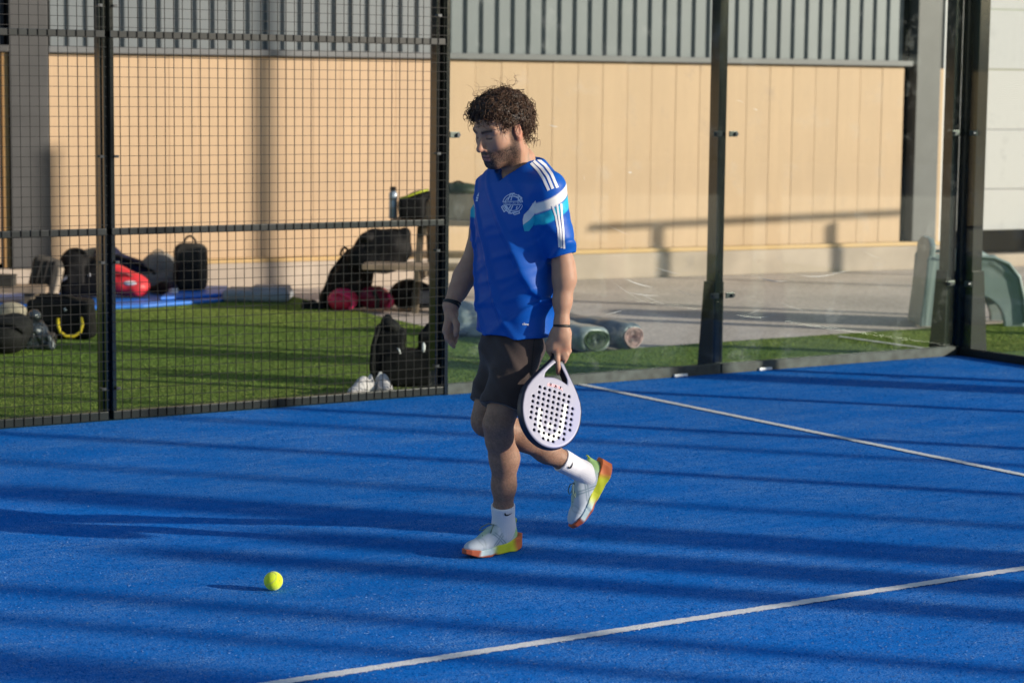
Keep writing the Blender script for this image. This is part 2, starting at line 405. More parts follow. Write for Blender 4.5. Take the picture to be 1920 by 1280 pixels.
def glass_mat():
    m = bpy.data.materials.new('court_glass'); m.use_nodes = True; nt = m.node_tree; N = nt.nodes; Lk = nt.links; N.clear()
    out = N.new('ShaderNodeOutputMaterial'); tr = N.new('ShaderNodeBsdfTransparent'); tr.inputs[0].default_value = (0.955, 0.985, 0.972, 1)
    gl = N.new('ShaderNodeBsdfGlossy'); gl.inputs['Roughness'].default_value = 0.015; gl.inputs[0].default_value = (0.9, 0.95, 0.93, 1)
    ge = N.new('ShaderNodeNewGeometry'); dt = N.new('ShaderNodeVectorMath'); dt.operation = 'DOT_PRODUCT'
    Lk.new(ge.outputs['Incoming'], dt.inputs[0]); Lk.new(ge.outputs['Normal'], dt.inputs[1])
    def mth(op, a, b_=None):
        r = N.new('ShaderNodeMath'); r.operation = op
        for i, q in enumerate((a, b_)):
            if q is None: continue
            if isinstance(q, (int, float)): r.inputs[i].default_value = q
            else: Lk.new(q, r.inputs[i])
        return r.outputs[0]
    om = mth('SUBTRACT', 1.0, mth('ABSOLUTE', dt.outputs['Value']))      # Schlick reflectance of a thin pane
    fr = mth('ADD', 0.035, mth('MULTIPLY', 0.90, mth('POWER', om, 5.0)))
    mx = N.new('ShaderNodeMixShader'); Lk.new(fr, mx.inputs[0]); Lk.new(tr.outputs[0], mx.inputs[1]); Lk.new(gl.outputs[0], mx.inputs[2])
    # dust and smears on the pane
    tc = N.new('ShaderNodeTexCoord')
    nz = N.new('ShaderNodeTexNoise'); nz.inputs['Scale'].default_value = 5; nz.inputs['Detail'].default_value = 8; nz.inputs['Roughness'].default_value = 0.7
    Lk.new(tc.outputs['Object'], nz.inputs['Vector'])
    r1 = N.new('ShaderNodeMapRange'); r1.inputs[1].default_value = 0.55; r1.inputs[2].default_value = 0.95; r1.inputs[4].default_value = 0.16; Lk.new(nz.outputs['Fac'], r1.inputs[0])
    vo = N.new('ShaderNodeTexNoise'); vo.inputs['Scale'].default_value = 26; vo.inputs['Detail'].default_value = 2; Lk.new(tc.outputs['Object'], vo.inputs['Vector'])
    r2 = N.new('ShaderNodeMapRange'); r2.inputs[1].default_value = 0.765; r2.inputs[2].default_value = 0.84; r2.inputs[4].default_value = 0.18; Lk.new(vo.outputs['Fac'], r2.inputs[0])
    ad = N.new('ShaderNodeMath'); ad.operation = 'ADD'; ad.use_clamp = True; Lk.new(r1.outputs[0], ad.inputs[0]); Lk.new(r2.outputs[0], ad.inputs[1])
    df = N.new('ShaderNodeBsdfDiffuse'); df.inputs[0].default_value = (0.75, 0.75, 0.72, 1)
    m2 = N.new('ShaderNodeMixShader'); Lk.new(ad.outputs[0], m2.inputs[0]); Lk.new(mx.outputs[0], m2.inputs[1]); Lk.new(df.outputs[0], m2.inputs[2])
    Lk.new(m2.outputs[0], out.inputs[0])
    return m
M_GLASS = glass_mat()
M_SCRATCH = mat('glass_scratch', (0.62, 0.62, 0.60), 0.4)

def fence_post(parent, X, Y0, h, w=0.06, dp=0.08, axis='x', bolts=(), brace=False):
    """post standing just outside the wall plane"""
    b = MB()
    if axis == 'x': b.box((X-w/2, Y0, 0), (X+w/2, Y0+dp, h))
    else: b.box((Y0, X-w/2, 0), (Y0+dp, X+w/2, h))
    p = b.build('post', M_POST, parent, bevel=0.004)
    if brace:
        q = MB(); t = 0.008
        for s_ in (-1, 1):
            c = X+s_*(w/2+0.001+t/2)
            lo, hi = c-t/2, c+t/2
            pts = [(Y0+0.004, -0.02), (Y0+dp+0.065, -0.02), (Y0+dp+0.012, 0.56), (Y0+0.004, 0.56)]
            if axis == 'x': vs = [(lo, a, z) for a, z in pts]+[(hi, a, z) for a, z in pts]
            else: vs = [(a, lo, z) for a, z in pts]+[(a, hi, z) for a, z in pts]
            q.add(vs, [(0, 1, 2, 3), (7, 6, 5, 4), (0, 4, 5, 1), (1, 5, 6, 2), (2, 6, 7, 3), (3, 7, 4, 0)])
        q.build('brace_plate', M_RAIL, p)
    return p
def clamp(parent, X, Y, z, axis='x', sides=(-1, 1)):
    for s_ in sides:
        b = MB(); c = X+s_*0.058
        if axis == 'x': b.box((c-0.032, Y-0.014, z-0.017), (c+0.032, Y-0.0065, z+0.017))
        else: b.box((Y-0.014, c-0.032, z-0.017), (Y-0.0065, c+0.032, z+0.017))
        k = b.build('clamp', M_CLAMP, parent, bevel=0.003)
        cc = X+s_*0.075; t = MB()
        if axis == 'x': t.tube([(cc, Y-0.0135, z), (cc, Y-0.030, z)], 0.011, 12)
        else: t.tube([(Y-0.0135, cc, z), (Y-0.030, cc, z)], 0.011, 12)
        t.build('bolt', M_DBOLT, k)

# --- side wall, glass part (X -4 .. 0)
gw = empty('glass_wall', (-2, 0, 0))
tag(gw, 'clear glass panes between dark green posts along the far side of the blue court', 'glass wall')
gw.location = (0, 0, 0)
for x0, x1 in ((-3.965, -2.006), (-1.994, -0.027)):
    MB().box((x0, -0.006, 0.045), (x1, 0.006, 3.0)).build('glass_pane', M_GLASS, gw)
    MB().box((x0, -0.018, 0.0), (x1, -0.0075, 0.062)).box((x0, 0.0075, -0.02), (x1, 0.020, 0.062)).box((x0, -0.007, 0.0), (x1, 0.007, 0.04)).build('base_channel', M_CHAN, gw, bevel=0.002, seg=1)
p2 = fence_post(gw, -2, 0.022, 3.0, 0.06, 0.09, brace=True)
for z in (0.48, 1.463, 2.45): clamp(p2, -2, 0, z)
ca = fence_post(gw, -0.055, 0.022, 3.0, 0.06, 0.09, brace=True)
MB().box((-0.0260, -0.0300, 0.0), (0.0300, 0.0210, 3.0)).build('corner_angle', M_POST, gw, bevel=0.002)
for z in (0.48, 1.463, 2.45): clamp(ca, -0.03, 0, z, sides=(-1,))
for cx_, n_ in ((-2.32, 0), (-1.66, 1)):
    MB().box((cx_-0.05, -0.034, 0.003), (cx_+0.05, -0.0195, 0.020)).build('sun_glint', M_GLINT, gw, bevel=0.004)  # white blocks standing in for sun glints along the base channel
# scratches left by balls on the panes
def scratch(px, py, dx, dy, bow, w, parent, Y=-0.0072):
    pts = []
    for i in range(9):
        t = i/8; qx = px+dx*t; qy = py+dy*t+bow*4*t*(1-t)
        d = ray(qx, qy); tt = (Y-CAM[1])/d[1]; P = CAM+tt*d; pts.append(P)
    v = []; f = []
    for i, P in enumerate(pts):
        ww = .6*w*math.sin(math.pi*min(max(i/8, 0.06), 0.94))
        v += [(P[0], Y, P[2]-ww), (P[0], Y, P[2]+ww), (P[0], Y+0.0006, P[2]-ww), (P[0], Y+0.0006, P[2]+ww)]
    for i in range(8):
        a = 4*i; b = a+4; f += [(a, b, b+1, a+1), (a+2, a+3, b+3, b+2), (a, a+2, b+2, b), (a+1, b+1, b+3, a+3)]
    mesh('scratch', v, f, M_SCRATCH, parent)
for a in ((1170, 521, 55, 17, 3, .0030), (1228, 500, 50, 14, 2, .0018), (1180, 548, 55, 6, 2, .0020), (1145, 524, 60, 40, 3, .0009),
          (1255, 536, 60, 20, 3, .0008), (1190, 545, 65, 28, 2, .0009), (1420, 519, 55, 8, 3, .0030), (1500, 516, 70, -4, 4, .0024),
          (1395, 592, 40, -18, 1, .0010), (1415, 596, 38, -6, 1, .0014), (1460, 566, 60, 20, 1, .0009), (1135, 590, 32, -8, 0, .0018),
          (1140, 422, 40, 18, 1, .0010), (1030, 234, 16, 4, 1, .0035), (1178, 323, 7, 1, 0, .0045), (1380, 188, 14, 5, -1, .0012),
          (1413, 204, 8, 3, 0, .0024), (1094, 328, 3, 10, 1, .0016), (1560, 512, 36, -6, 1, .0015), (1620, 470, 30, 14, 2, .0010)):
    scratch(*a, gw)

# --- side wall, mesh part (X -8 .. -4)
mf = empty('mesh_fence', (0, 0, 0))
tag(mf, 'black welded wire mesh fence with dark posts and rails left of the player', 'fence')
pa = fence_post(mf, -4.0, 0.022, 4.0, 0.052, 0.075)
pb = fence_post(mf, -6.0, 0.022, 4.0, 0.052, 0.075)
pc = fence_post(mf, -8.0, 0.022, 4.0, 0.052, 0.075)
MB().box((-3.989, -0.022, 0), (-3.967, 0.0205, 3.0)).build('edge_profile', M_POST, mf, bevel=0.002)
clamp(pa, -3.985, 0, 1.463, sides=(1,)); clamp(pa, -3.985, 0, 2.45, sides=(1,))
M_WIRE_R = M_RAIL
for x0, x1 in ((-5.985, -3.99), (-7.985, -6.012)):
    fr = MB().box((x0, -0.016, 0.004), (x1, 0.016, 0.050))
    fr.build('base_rail', M_RAIL, mf, bevel=0.004)
    for z in (0.975, 1.977, 2.98):
        MB().box((x0, -0.014, z-0.018), (x1, 0.018, z+0.018)).build('rail', M_RAIL, mf, bevel=0.004)
    for xa, xb in ((x0, x0+0.021), (x1-0.008, x1)):
        MB().box((xa, -0.010, 0.050), (xb, 0.018, 3.0)).build('frame_upright', M_POST, mf, bevel=0.002)
    w = MB(); r = 0.0013; k = int(round((x1-x0)/0.05))
    for i in range(1, k):
        x = x0+(x1-x0)*i/k; w.box((x-r, -0.0215, 0.01), (x+r, -0.0170, 3.0))
    for j in range(1, 60):
        z = 0.012+0.05*j; w.box((x0, -0.0265, z-r), (x1, -0.0222, z+r))
    w.build('wire_mesh', M_WIRE, mf)['kind'] = 'stuff'
for X, P in ((-6.0, pb), (-4.0, pa)):
    for z in (0.17, 0.82, 1.36, 2.12):
        for s_ in ((-1, 1) if X < -5 else (-1,)):
            t = MB(); x = X+s_*0.040
            t.tube([(x, 0.0185, z), (x, -0.032, z)], 0.006, 8).box((x-0.011, -0.030, z-0.007), (x+0.011, -0.0272, z+0.007))
            t.build('bolt', M_DBOLT, P)

# --- back wall of the court (X = 0), mostly out of the frame
bw = empty('glass_wall', (0, 0, 0))
tag(bw, 'glass back wall of the court meeting the side wall at the right corner post', 'glass wall')
for i in range(5):
    y1 = -0.031-2*i if i == 0 else -2*i-0.006
    y0 = -2*(i+1)+0.006
    MB().box((-0.006, y0, 0.045), (0.006, y1, 3.0)).build('glass_pane', M_GLASS, bw)
    MB().box((-0.016, y0, 0.0), (-0.0075, y1, 0.055)).box((0.0075, y0, -0.02), (0.020, y1, 0.055)).box((-0.007, y0, 0), (0.007, y1, 0.04)).build('base_channel', M_RAIL, bw, bevel=0.002, seg=1)
for i in range(6):
    Y = -0.055 if i == 0 else -2.0*i
    p = fence_post(bw, Y, 0.022, 3.0, 0.06, 0.09, axis='y', brace=True)
    for z in (0.48, 1.463): clamp(p, -0.03 if i == 0 else Y, 0, z, axis='y', sides=(-1,) if i == 0 else (-1, 1))

# --- added unseen shade casters to the right: columns placed to throw the court's shadow streaks
M_MAST = mat('grey_mast', (0.20, 0.21, 0.21), 0.5, metal=0.3)
_s2 = np.array([math.cos(SUN_AZ), math.sin(SUN_AZ)]); _n2 = np.array([-math.sin(SUN_AZ), math.cos(SUN_AZ)])
def mast(w, u, width, h, label, name='shade_mast', cat='mast', foot=False, lamp=True):
    P = _n2*w+_s2*u
    t = empty(name, (P[0], P[1], -0.03), SUN_AZ)
    tag(t, label, cat)
    MB().tube([(0, 0, 0), (0, 0, h)], [width/2, width/2*0.97], 16).build('column', M_MAST, t, smooth=True)
    if foot: MB().box((-width*0.7, -width*0.7, 0), (width*0.7, width*0.7, 0.03)).build('base_plate', M_WIRE, t, bevel=0.004)
    if lamp: MB().box((-0.12, -0.3, h+0.001), (0.12, 0.3, h+0.10)).build('lamp_head', M_MAST, t, bevel=0.01)
    return t

mast(-4.36, 9.5, 0.10, 5.0, 'added slim shade-casting mast beyond the back wall, nearest the corner')
mast(-5.88, 10.5, 0.10, 5.5, 'added slim shade-casting mast beyond the back wall, second from the corner')
mast(-1.66, 6.5, 0.34, 5.0, 'added thick shade-casting mast beyond the back wall, farthest from the camera')
mast(-7.03, 8.6, 0.29, 2.85, 'added thick low shade caster out past the player, first of two', 'shade_pillar', 'shade_pillar', lamp=False)
mast(-7.46, 8.2, 0.22, 2.85, 'added thick low shade caster out past the player, second of two', 'shade_pillar', 'shade_pillar', lamp=False)
mast(-8.58, 9.0, 0.10, 5.0, 'added slim shade-casting mast nearest the camera side')
mast(-8.19, 10.0, 0.13, 5.0, 'added slim shade-casting mast between the pillars and the nearest mast')
mast(-9.10, 12.0, 0.34, 6.0, 'added thick shade-casting mast closest to the camera side of the yard')
mast(-6.60, 9.5, 0.24, 5.0, 'added thick shade-casting mast behind the far corner of the back wall')
# long low block, added unseen to keep horizon glow out of the pane reflections

glow_block = empty('glow_block', (22.0, -46.0, -0.03), math.radians(28)); tag(glow_block, 'long low dark block added out of view to hide horizon glow mirrored in the glass', 'building')
MB().box((-55, 0, 0), (40, 12, 4.1)).build('wall', mat('glow_block_wall', (0.13, 0.14, 0.13), 0.7, vary=0.4, vscale=0.4), glow_block)
MB().box((-55.4, -0.4, 4.102), (40.4, 12.4, 4.4)).build('roof', mat('glow_block_roof', (0.10, 0.10, 0.105), 0.6), glow_block)
# post and railing of the neighbouring court whose shadows fall on the warehouse
def onwall(px, py):
    d = ray(px, py); nn = np.array([-math.sin(BANG_), math.cos(BANG_), 0]); t = ((BA_-CAM)@nn)/(d@nn); return CAM+t*d
BA_ = gnd(420, 539); _bb = gnd(1735, 499); BANG_ = math.atan2(_bb[1]-BA_[1], _bb[0]-BA_[0])
_te = math.tan(SUN_EL)
def from_shadow(px, py, t):
    P = onwall(px, py); return np.array([P[0]+_s2[0]*t, P[1]+_s2[1]*t, P[2]+t*_te])
P = from_shadow(508, 300, 9.0)
t = empty('shade_mast', (P[0], P[1], -0.03)); tag(t, 'round grey mast of the court next door, shading the beige boards', 'mast')
MB().tube([(0, 0, 0), (0, 0, 6.0)], 0.065, 16).build('column', M_MAST, t, smooth=True)
MB().box((-0.12, -0.3, 6.001), (0.12, 0.3, 6.1)).build('lamp_head', M_MAST, t, bevel=0.01)
P = from_shadow(96, 283, 9.3)
t = empty('fence_post', (P[0], P[1], -0.03)); tag(t, 'short square steel post standing beside the back wall outside', 'post')
MB().box((-0.06, -0.06, 0), (0.06, 0.06, P[2]+0.03)).build('shaft', M_POST, t, bevel=0.004)
MB().box((-0.065, -0.065, P[2]+0.031), (0.065, 0.065, P[2]+0.05)).build('cap', M_POST, t, bevel=0.002)
a = from_shadow(1120, 424, 4.6); b = from_shadow(1700, 396, 4.6)
t = empty('railing', (a[0], a[1], -0.03)); tag(t, 'steel railing of the neighbouring court, out beyond the glass corner', 'railing')
b2 = b-a; hz = a[2]
MB().tube([(0, 0, hz+0.03), (b2[0], b2[1], b[2]+0.03)], 0.035, 10).build('top_rail', M_MAST, t, smooth=True)
for px in (1246, 1570):
    q = from_shadow(px, 450, 4.6)-a
    MB().tube([(q[0], q[1], 0), (q[0], q[1], hz+0.02)], 0.05, 10).build('baluster', M_MAST, t, smooth=True)
# ------------------------------------------------------------------ building behind the yard
BA = gnd(420, 539); BB = gnd(1735, 499); BANG = math.atan2(BB[1]-BA[1], BB[0]-BA[0])
bd = empty('warehouse', (BA[0], BA[1], 0), BANG)
tag(bd, 'low warehouse with beige wall boards under grey ribbed cladding and a white shutter', 'building')
def panel_mat():
    m = mat('beige_board', (0.47, 0.322, 0.192), 0.55, bump=0.12, bscale=30, vary=0.07, vscale=1.7)
    nt = m.node_tree; N = nt.nodes; Lk = nt.links; b = N['Principled BSDF']
    tc = N.new('ShaderNodeTexCoord'); sp = N.new('ShaderNodeSeparateXYZ'); Lk.new(tc.outputs['Object'], sp.inputs[0])
    # fine vertical reeding pressed into the sheet
    mu = N.new('ShaderNodeMath'); mu.operation = 'MULTIPLY'; mu.inputs[1].default_value = 2*math.pi/0.026; Lk.new(sp.outputs[0], mu.inputs[0])
    sn = N.new('ShaderNodeMath'); sn.operation = 'SINE'; Lk.new(mu.outputs[0], sn.inputs[0])
    # each board a shade of its own, with faint rain streaks and scuffs
    oi = N.new('ShaderNodeObjectInfo'); rr = N.new('ShaderNodeMapRange'); rr.inputs[3].default_value = 0.97; rr.inputs[4].default_value = 1.035; Lk.new(oi.outputs['Random'], rr.inputs[0])
    g_ = N.new('ShaderNodeNewGeometry'); mp = N.new('ShaderNodeMapping'); mp.inputs['Scale'].default_value = (9, 9, 0.7); Lk.new(g_.outputs['Position'], mp.inputs[0])
    st = N.new('ShaderNodeTexNoise'); st.inputs['Scale'].default_value = 1.6; st.inputs['Detail'].default_value = 7; st.inputs['Roughness'].default_value = 0.65; Lk.new(mp.outputs[0], st.inputs['Vector'])
    r2 = N.new('ShaderNodeMapRange'); r2.inputs[1].default_value = 0.32; r2.inputs[2].default_value = 0.62; r2.inputs[3].default_value = 0.95; r2.inputs[4].default_value = 1.01; Lk.new(st.outputs['Fac'], r2.inputs[0])
    mm = N.new('ShaderNodeMath'); mm.operation = 'MULTIPLY'; Lk.new(rr.outputs[0], mm.inputs[0]); Lk.new(r2.outputs[0], mm.inputs[1])
    sc = N.new('ShaderNodeVectorMath'); sc.operation = 'SCALE'; Lk.new(b.inputs['Base Color'].links[0].from_socket, sc.inputs[0]); Lk.new(mm.outputs[0], sc.inputs['Scale']); Lk.new(sc.outputs[0], b.inputs['Base Color'])
    bp = N.new('ShaderNodeBump'); bp.inputs['Strength'].default_value = 0.25; bp.inputs['Distance'].default_value = 0.002
    Lk.new(sn.outputs[0], bp.inputs['Height']); Lk.new(bp.outputs[0], b.inputs['Normal'])
    return m
M_BOARD = panel_mat()
M_PLINTH = mat('concrete_plinth', (0.385, 0.32, 0.26), 0.85, bump=0.4, bscale=40, vary=0.18, vscale=2.2)
M_TRIM = mat('tan_trim', (0.50, 0.33, 0.14), 0.5)
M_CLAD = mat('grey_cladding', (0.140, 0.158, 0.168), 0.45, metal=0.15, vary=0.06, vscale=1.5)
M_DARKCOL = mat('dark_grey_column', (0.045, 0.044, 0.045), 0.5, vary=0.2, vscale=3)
M_BLACK = mat('black_recess', (0.003, 0.003, 0.004), 0.8, spec=0.1)
M_SHUT = mat('white_shutter', (0.56, 0.56, 0.56), 0.45)
_nt = M_SHUT.node_tree; _tc = _nt.nodes.new('ShaderNodeTexCoord'); _sp = _nt.nodes.new('ShaderNodeSeparateXYZ'); _nt.links.new(_tc.outputs['Object'], _sp.inputs[0])
_mu = _nt.nodes.new('ShaderNodeMath'); _mu.operation = 'MULTIPLY'; _mu.inputs[1].default_value = 2*math.pi/0.018; _nt.links.new(_sp.outputs[2], _mu.inputs[0])
_sn = _nt.nodes.new('ShaderNodeMath'); _sn.operation = 'SINE'; _nt.links.new(_mu.outputs[0], _sn.inputs[0])
_bp = _nt.nodes.new('ShaderNodeBump'); _bp.inputs['Strength'].default_value = 0.8; _bp.inputs['Distance'].default_value = 0.004
_nt.links.new(_sn.outputs[0], _bp.inputs['Height']); _nt.links.new(_bp.outputs[0], _nt.nodes['Principled BSDF'].inputs['Normal'])

MB().box((-8.0, 0.0, -0.03), (7.47, 0.6, 0.205)).build('plinth', M_PLINTH, bd, bevel=0.01)
MB().box((-1.49, 0.010, 0.207), (7.47, 0.055, 0.245)).build('base_trim', M_TRIM, bd, bevel=0.004)
MB().box((-8.0, 0.14, 0.207), (7.47, 0.6, 5.0)).build('wall_core', M_BLACK, bd)
bw_ = (7.0+1.49)/33
pm = None
def board(x, w=bw_):
    global pm
    if pm is None:
        o = MB().box((0.001, 0.0, 0.247), (w-0.001, 0.05, 1.965)).build('wall_board', M_BOARD, bd, bevel=0.003, seg=1); pm = o.data
    else:
        o = link('wall_board', pm, None, bd)
    o.location = (x, 0.045+0.0015*random.uniform(-1, 1), 0); return o
for i in range(33): board(-1.49+bw_*i)
for i in range(23): board(-1.87-bw_*(i+1))
MB().box((-1.868, 0.02, 0.207), (-1.815, 0.10, 1.99)).build('door_jamb', mat('brown_jamb', (0.30, 0.17, 0.06), 0.5), bd, bevel=0.004)
for xx in (-1.93, -2.02):
    MB().box((xx-0.014, 0.018, 0.247), (xx+0.014, 0.043, 1.93)).build('door_strip', M_DARKCOL if xx < -2 else M_BOARD, bd, bevel=0.003)
# columns
MB().box((-1.81, -0.02, 0.207), (-1.492, 0.20, 5.0)).build('column', M_DARKCOL, bd, bevel=0.006)
MB().box((7.115, -0.005, 0.247), (7.40, 0.20, 5.0)).build('column', mat('grey_column', (0.085, 0.088, 0.088), 0.5, vary=0.15, vscale=3), bd, bevel=0.006)
MB().box((7.402, 0.02, 0.247), (7.458, 0.18, 1.95)).build('corner_board', M_BOARD, bd, bevel=0.004)
MB().box((7.460, 0.03, 0.0), (7.53, 0.5, 5.0)).build('shutter_guide', mat('pale_guide', (0.55, 0.56, 0.57), 0.4), bd, bevel=0.004)
# cap trim
MB().box((-1.488, -0.015, 1.968), (7.06, 0.095, 2.02)).build('cap_trim', mat('cap_grey', (0.13, 0.135, 0.14), 0.45), bd, bevel=0.005)
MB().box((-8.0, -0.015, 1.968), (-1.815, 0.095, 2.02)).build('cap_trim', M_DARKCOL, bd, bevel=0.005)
# ribbed cladding sheets
PR = 0.156
def clad(x0, nr, m, z0=2.022, z1=4.9):
    prof = []
    for i in range(nr):
        b = i*PR
        prof += [(b+0.004, 0.0), (b+0.112, 0.0), (b+0.126, 0.030), (b+0.142, 0.030)]
    prof.append((nr*PR+0.002, 0.0))
    v = []; f = []; n = len(prof)
    for z in (z0, z1):
        for x, y in prof: v.append((x, y, z))
    for z in (z0, z1):
        for x, y in prof: v.append((x, y+0.004, z))
    for i in range(n-1):
        f.append((i, i+1, n+i+1, n+i)); f.append((2*n+i+1, 2*n+i, 3*n+i, 3*n+i+1))
    f += [(0, n, 3*n, 2*n), (n-1, 2*n+n-1, 4*n-1, 2*n-1)]
    for i in range(n-1): f.append((i, 2*n+i, 2*n+i+1, i+1))
    o = mesh('cladding_sheet', v, f, m, bd); o.location = (x0, 0.03, 0); return o
x = -1.47
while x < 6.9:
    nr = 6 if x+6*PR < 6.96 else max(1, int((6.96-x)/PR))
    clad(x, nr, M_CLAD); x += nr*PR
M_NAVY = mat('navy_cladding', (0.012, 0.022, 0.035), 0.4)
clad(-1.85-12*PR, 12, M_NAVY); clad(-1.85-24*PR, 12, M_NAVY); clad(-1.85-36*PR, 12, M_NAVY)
# roller shutter
zz = 0.33
for hgt in (0.42, 0.60, 0.60, 0.60, 0.60, 0.6):
    MB().box((7.535, 0.12, zz+0.006), (12.5, 0.16, zz+hgt-0.004)).build('shutter_panel', M_SHUT, bd, bevel=0.006); zz += hgt
MB().box((7.535, 0.17, 0.10), (12.5, 0.30, 0.34)).build('dock_gap', M_BLACK, bd)
MB().box((7.535, 0.0, -0.03), (12.5, 0.4, 0.095)).build('threshold', M_PLINTH, bd, bevel=0.008)
# ================================================================== PLAYER
XR = np.array([math.cos(YAW), -math.sin(YAW), 0.0]); YD = np.array([math.sin(YAW), math.cos(YAW), 0.0])
_ft = gnd(925, 1036)
G0 = np.array([_ft[0], _ft[1], 0.0]) + YD*0.05
def L(px, py, dy=0.0):
    """point seen at (px,py), dy metres behind the player's own plane, in the player's frame"""
    d = ray(px, py); t = (dy-(CAM-G0)@YD)/(d@YD); P = CAM+t*d-G0
    return np.array([P@XR, P@YD, P[2]])
def Lg(px, py, z=0.0):
    P = gnd(px, py, z)-G0; return np.array([P@XR, P@YD, P[2]])
man = empty('person', (G0[0], G0[1], 0), -YAW)
tag(man, 'person in blue football shirt and dark shorts walking head down with a racket', 'person')

def nrm(v): v = np.array(v, float); return v/np.linalg.norm(v)
def frame(f, up):
    f = nrm(f); l = nrm(np.cross(up, f)); u = np.cross(f, l); return np.array([f, l, u])   # rows

# ---- joints
lsh, lel, lwr = L(1034, 350, -0.145), L(1057, 500, -0.125), L(1053, 606, -0.155)
rsh, rel, rwr = L(926, 350, 0.13), L(880, 505, 0.15), L(845, 572, 0.10)
lhip, lkn, lank = L(972, 612, -0.075), L(938, 795, -0.13), L(945, 985, -0.03)
rhip, rkn, rank = L(945, 612, 0.075), L(915, 788, 0.01), L(1078, 892, 0.19)
nb = L(976, 312, 0.0)
ft = nrm([-0.72, -0.69, 0]); lt = np.array([-ft[1], ft[0], 0.0])      # chest forward, his left
tc0 = L(962, 500, 0.0)

# ---- feet: shoe frames (rows toe, left, up)
SHOE_S = 0.90
FM = frame(nrm([-math.cos(math.radians(46)), -math.sin(math.radians(46)), 0]), (0, 0, 1))
fcen = Lg(922, 1037); fcen[2] = 0.001
toe_r, heel_r = L(1066, 972, .20), L(1122, 872, .235)
FR = frame(nrm(toe_r-heel_r), nrm(np.array([-.78, -.30, .35])))
rc = L(1103, 925, .215)-FR[2]*.035*SHOE_S
ank_l = FM.T@(np.array([-.070, 0, .105])*SHOE_S)+fcen
ank_r = FR.T@(np.array([-.070, 0, .105])*SHOE_S)+rc
lank, rank = ank_l, ank_r
SK = np.array([0.37, 0.215, 0.145])
# ---- body (head is added to the same mesh below)
lo = np.array([-0.45, -0.5, 0.0]); hi = np.array([0.5, 0.45, 1.62])
B = Field(lo, hi, 0.005)
def limb(F_, pts, k=0.03):
    for (a, ra), (b, rb) in zip(pts[:-1], pts[1:]): F_.cap(a, b, ra, rb, k)
mid = lambda a, b, t: a+(b-a)*t
def bulge(a, b, t, off): return mid(a, b, t)+np.array(off)
back = -ft
# arms
limb(B, [(lsh, .036), (mid(lsh, lel, .5), .038), (lel, .0375)])
limb(B, [(lel, .0365), (bulge(lel, lwr, .22, lt*.006), .0390), (mid(lel, lwr, .6), .031), (lwr, .0255)])
limb(B, [(rsh, .036), (mid(rsh, rel, .5), .039), (rel, .037)])
limb(B, [(rel, .039), (bulge(rel, rwr, .25, -lt*.005), .0385), (mid(rel, rwr, .6), .031), (rwr, .0265)])
# legs
ldn = nrm(lank-lkn)
limb(B, [(lhip-ft*.02, .042), (mid(lhip, lkn, .5)-ft*.012, .046), (mid(lhip, lkn, .82), .054), (lkn+ft*.010, .050)])
limb(B, [(lkn+ft*.012, .050), (bulge(lkn, lank, .15, ft*.006), .048), (bulge(lkn, lank, .33, back*.015), .0525), (bulge(lkn, lank, .6, back*.008), .042), (mid(lkn, lank, .85), .0345), (lank, .035)])
B.ell(lkn+ft*.032+np.array([0, 0, .005]), (.026, .028, .036), k=.03)
limb(B, [(rhip-ft*.02, .042), (mid(rhip, rkn, .5)-ft*.012, .046), (mid(rhip, rkn, .85), .056), (rkn, .056)])
rbk = nrm(np.cross(np.cross(rank-rkn, back), rank-rkn)); rbk = rbk if rbk@back > 0 else -rbk
rdown = np.array([0, 0, -1.0]); cb = nrm(rdown-nrm(rank-rkn)*(rdown@nrm(rank-rkn))) 
limb(B, [(rkn, .054), (bulge(rkn, rank, .15, 0*cb), .051), (bulge(rkn, rank, .35, -cb*.014), .055), (bulge(rkn, rank, .6, -cb*.004), .043), (mid(rkn, rank, .82), .035), (rank, .034)])
B.ell(rkn+ft*.025, (.035, .035, .042), k=.03)
# trunk under the clothes
for z, a, b, off in ((.98, .09, .07, 0), (1.0, .12, .095, 0.005), (1.15, .13, .10, 0), (1.30, .14, .09, 0)):
    c = np.array([tc0[0], tc0[1], z]); B.ell(c, (b, a, .12), M=[ft, lt, (0, 0, 1)], k=.05)
B.cap(mid(lsh, rsh, .12)-np.array([0,0,.02]), mid(lsh, rsh, .88)-np.array([0,0,.02]), .034, k=.03); B.cap(nb-np.array([0, 0, .06]), nb+np.array([0, 0, .02]), .062, .056, k=.05)
# ---- hands
def finger(F_, pts, r0, r1, k=.006):
    n = len(pts)-1
    for i in range(n):
        a = r0+(r1-r0)*i/n; b = r0+(r1-r0)*(i+1)/n
        F_.cap(pts[i], pts[i+1], a, b, k)
# left hand, back of the hand to the camera, index finger lying down along the handle
hw = lwr
def HL(px, py, dy): return L(px, py, -0.155+dy)
for a, b in (((1040, 622), (1037, 655)), ((1048, 622), (1047, 658)), ((1057, 622), (1057, 656)), ((1064, 624), (1064, 650))):
    B.cap(HL(*a, -.004), HL(*b, -.010), .0155, .0135, k=.012)
B.cap(lwr, HL(1052, 628, -.004), .0265, .025, k=.02)
finger(B, [HL(1045, 656, -.012), HL(1044.5, 674, -.020), HL(1046.5, 688, -.018), HL(1047, 699, -.012)], .0122, .0090)      # index
finger(B, [HL(1053, 656, -.012), HL(1057.5, 671, -.014), HL(1057, 677, .012), HL(1050, 672, .026)], .0105, .0085)        # middle
finger(B, [HL(1059, 654, -.010), HL(1062.5, 666, -.012), HL(1061, 671, .012), HL(1052, 667, .028)], .0100, .0080)        # ring
finger(B, [HL(1065, 648, -.006), HL(1067.5, 658, -.004), HL(1065, 662, .014), HL(1055, 660, .028)], .0088, .0072)        # little
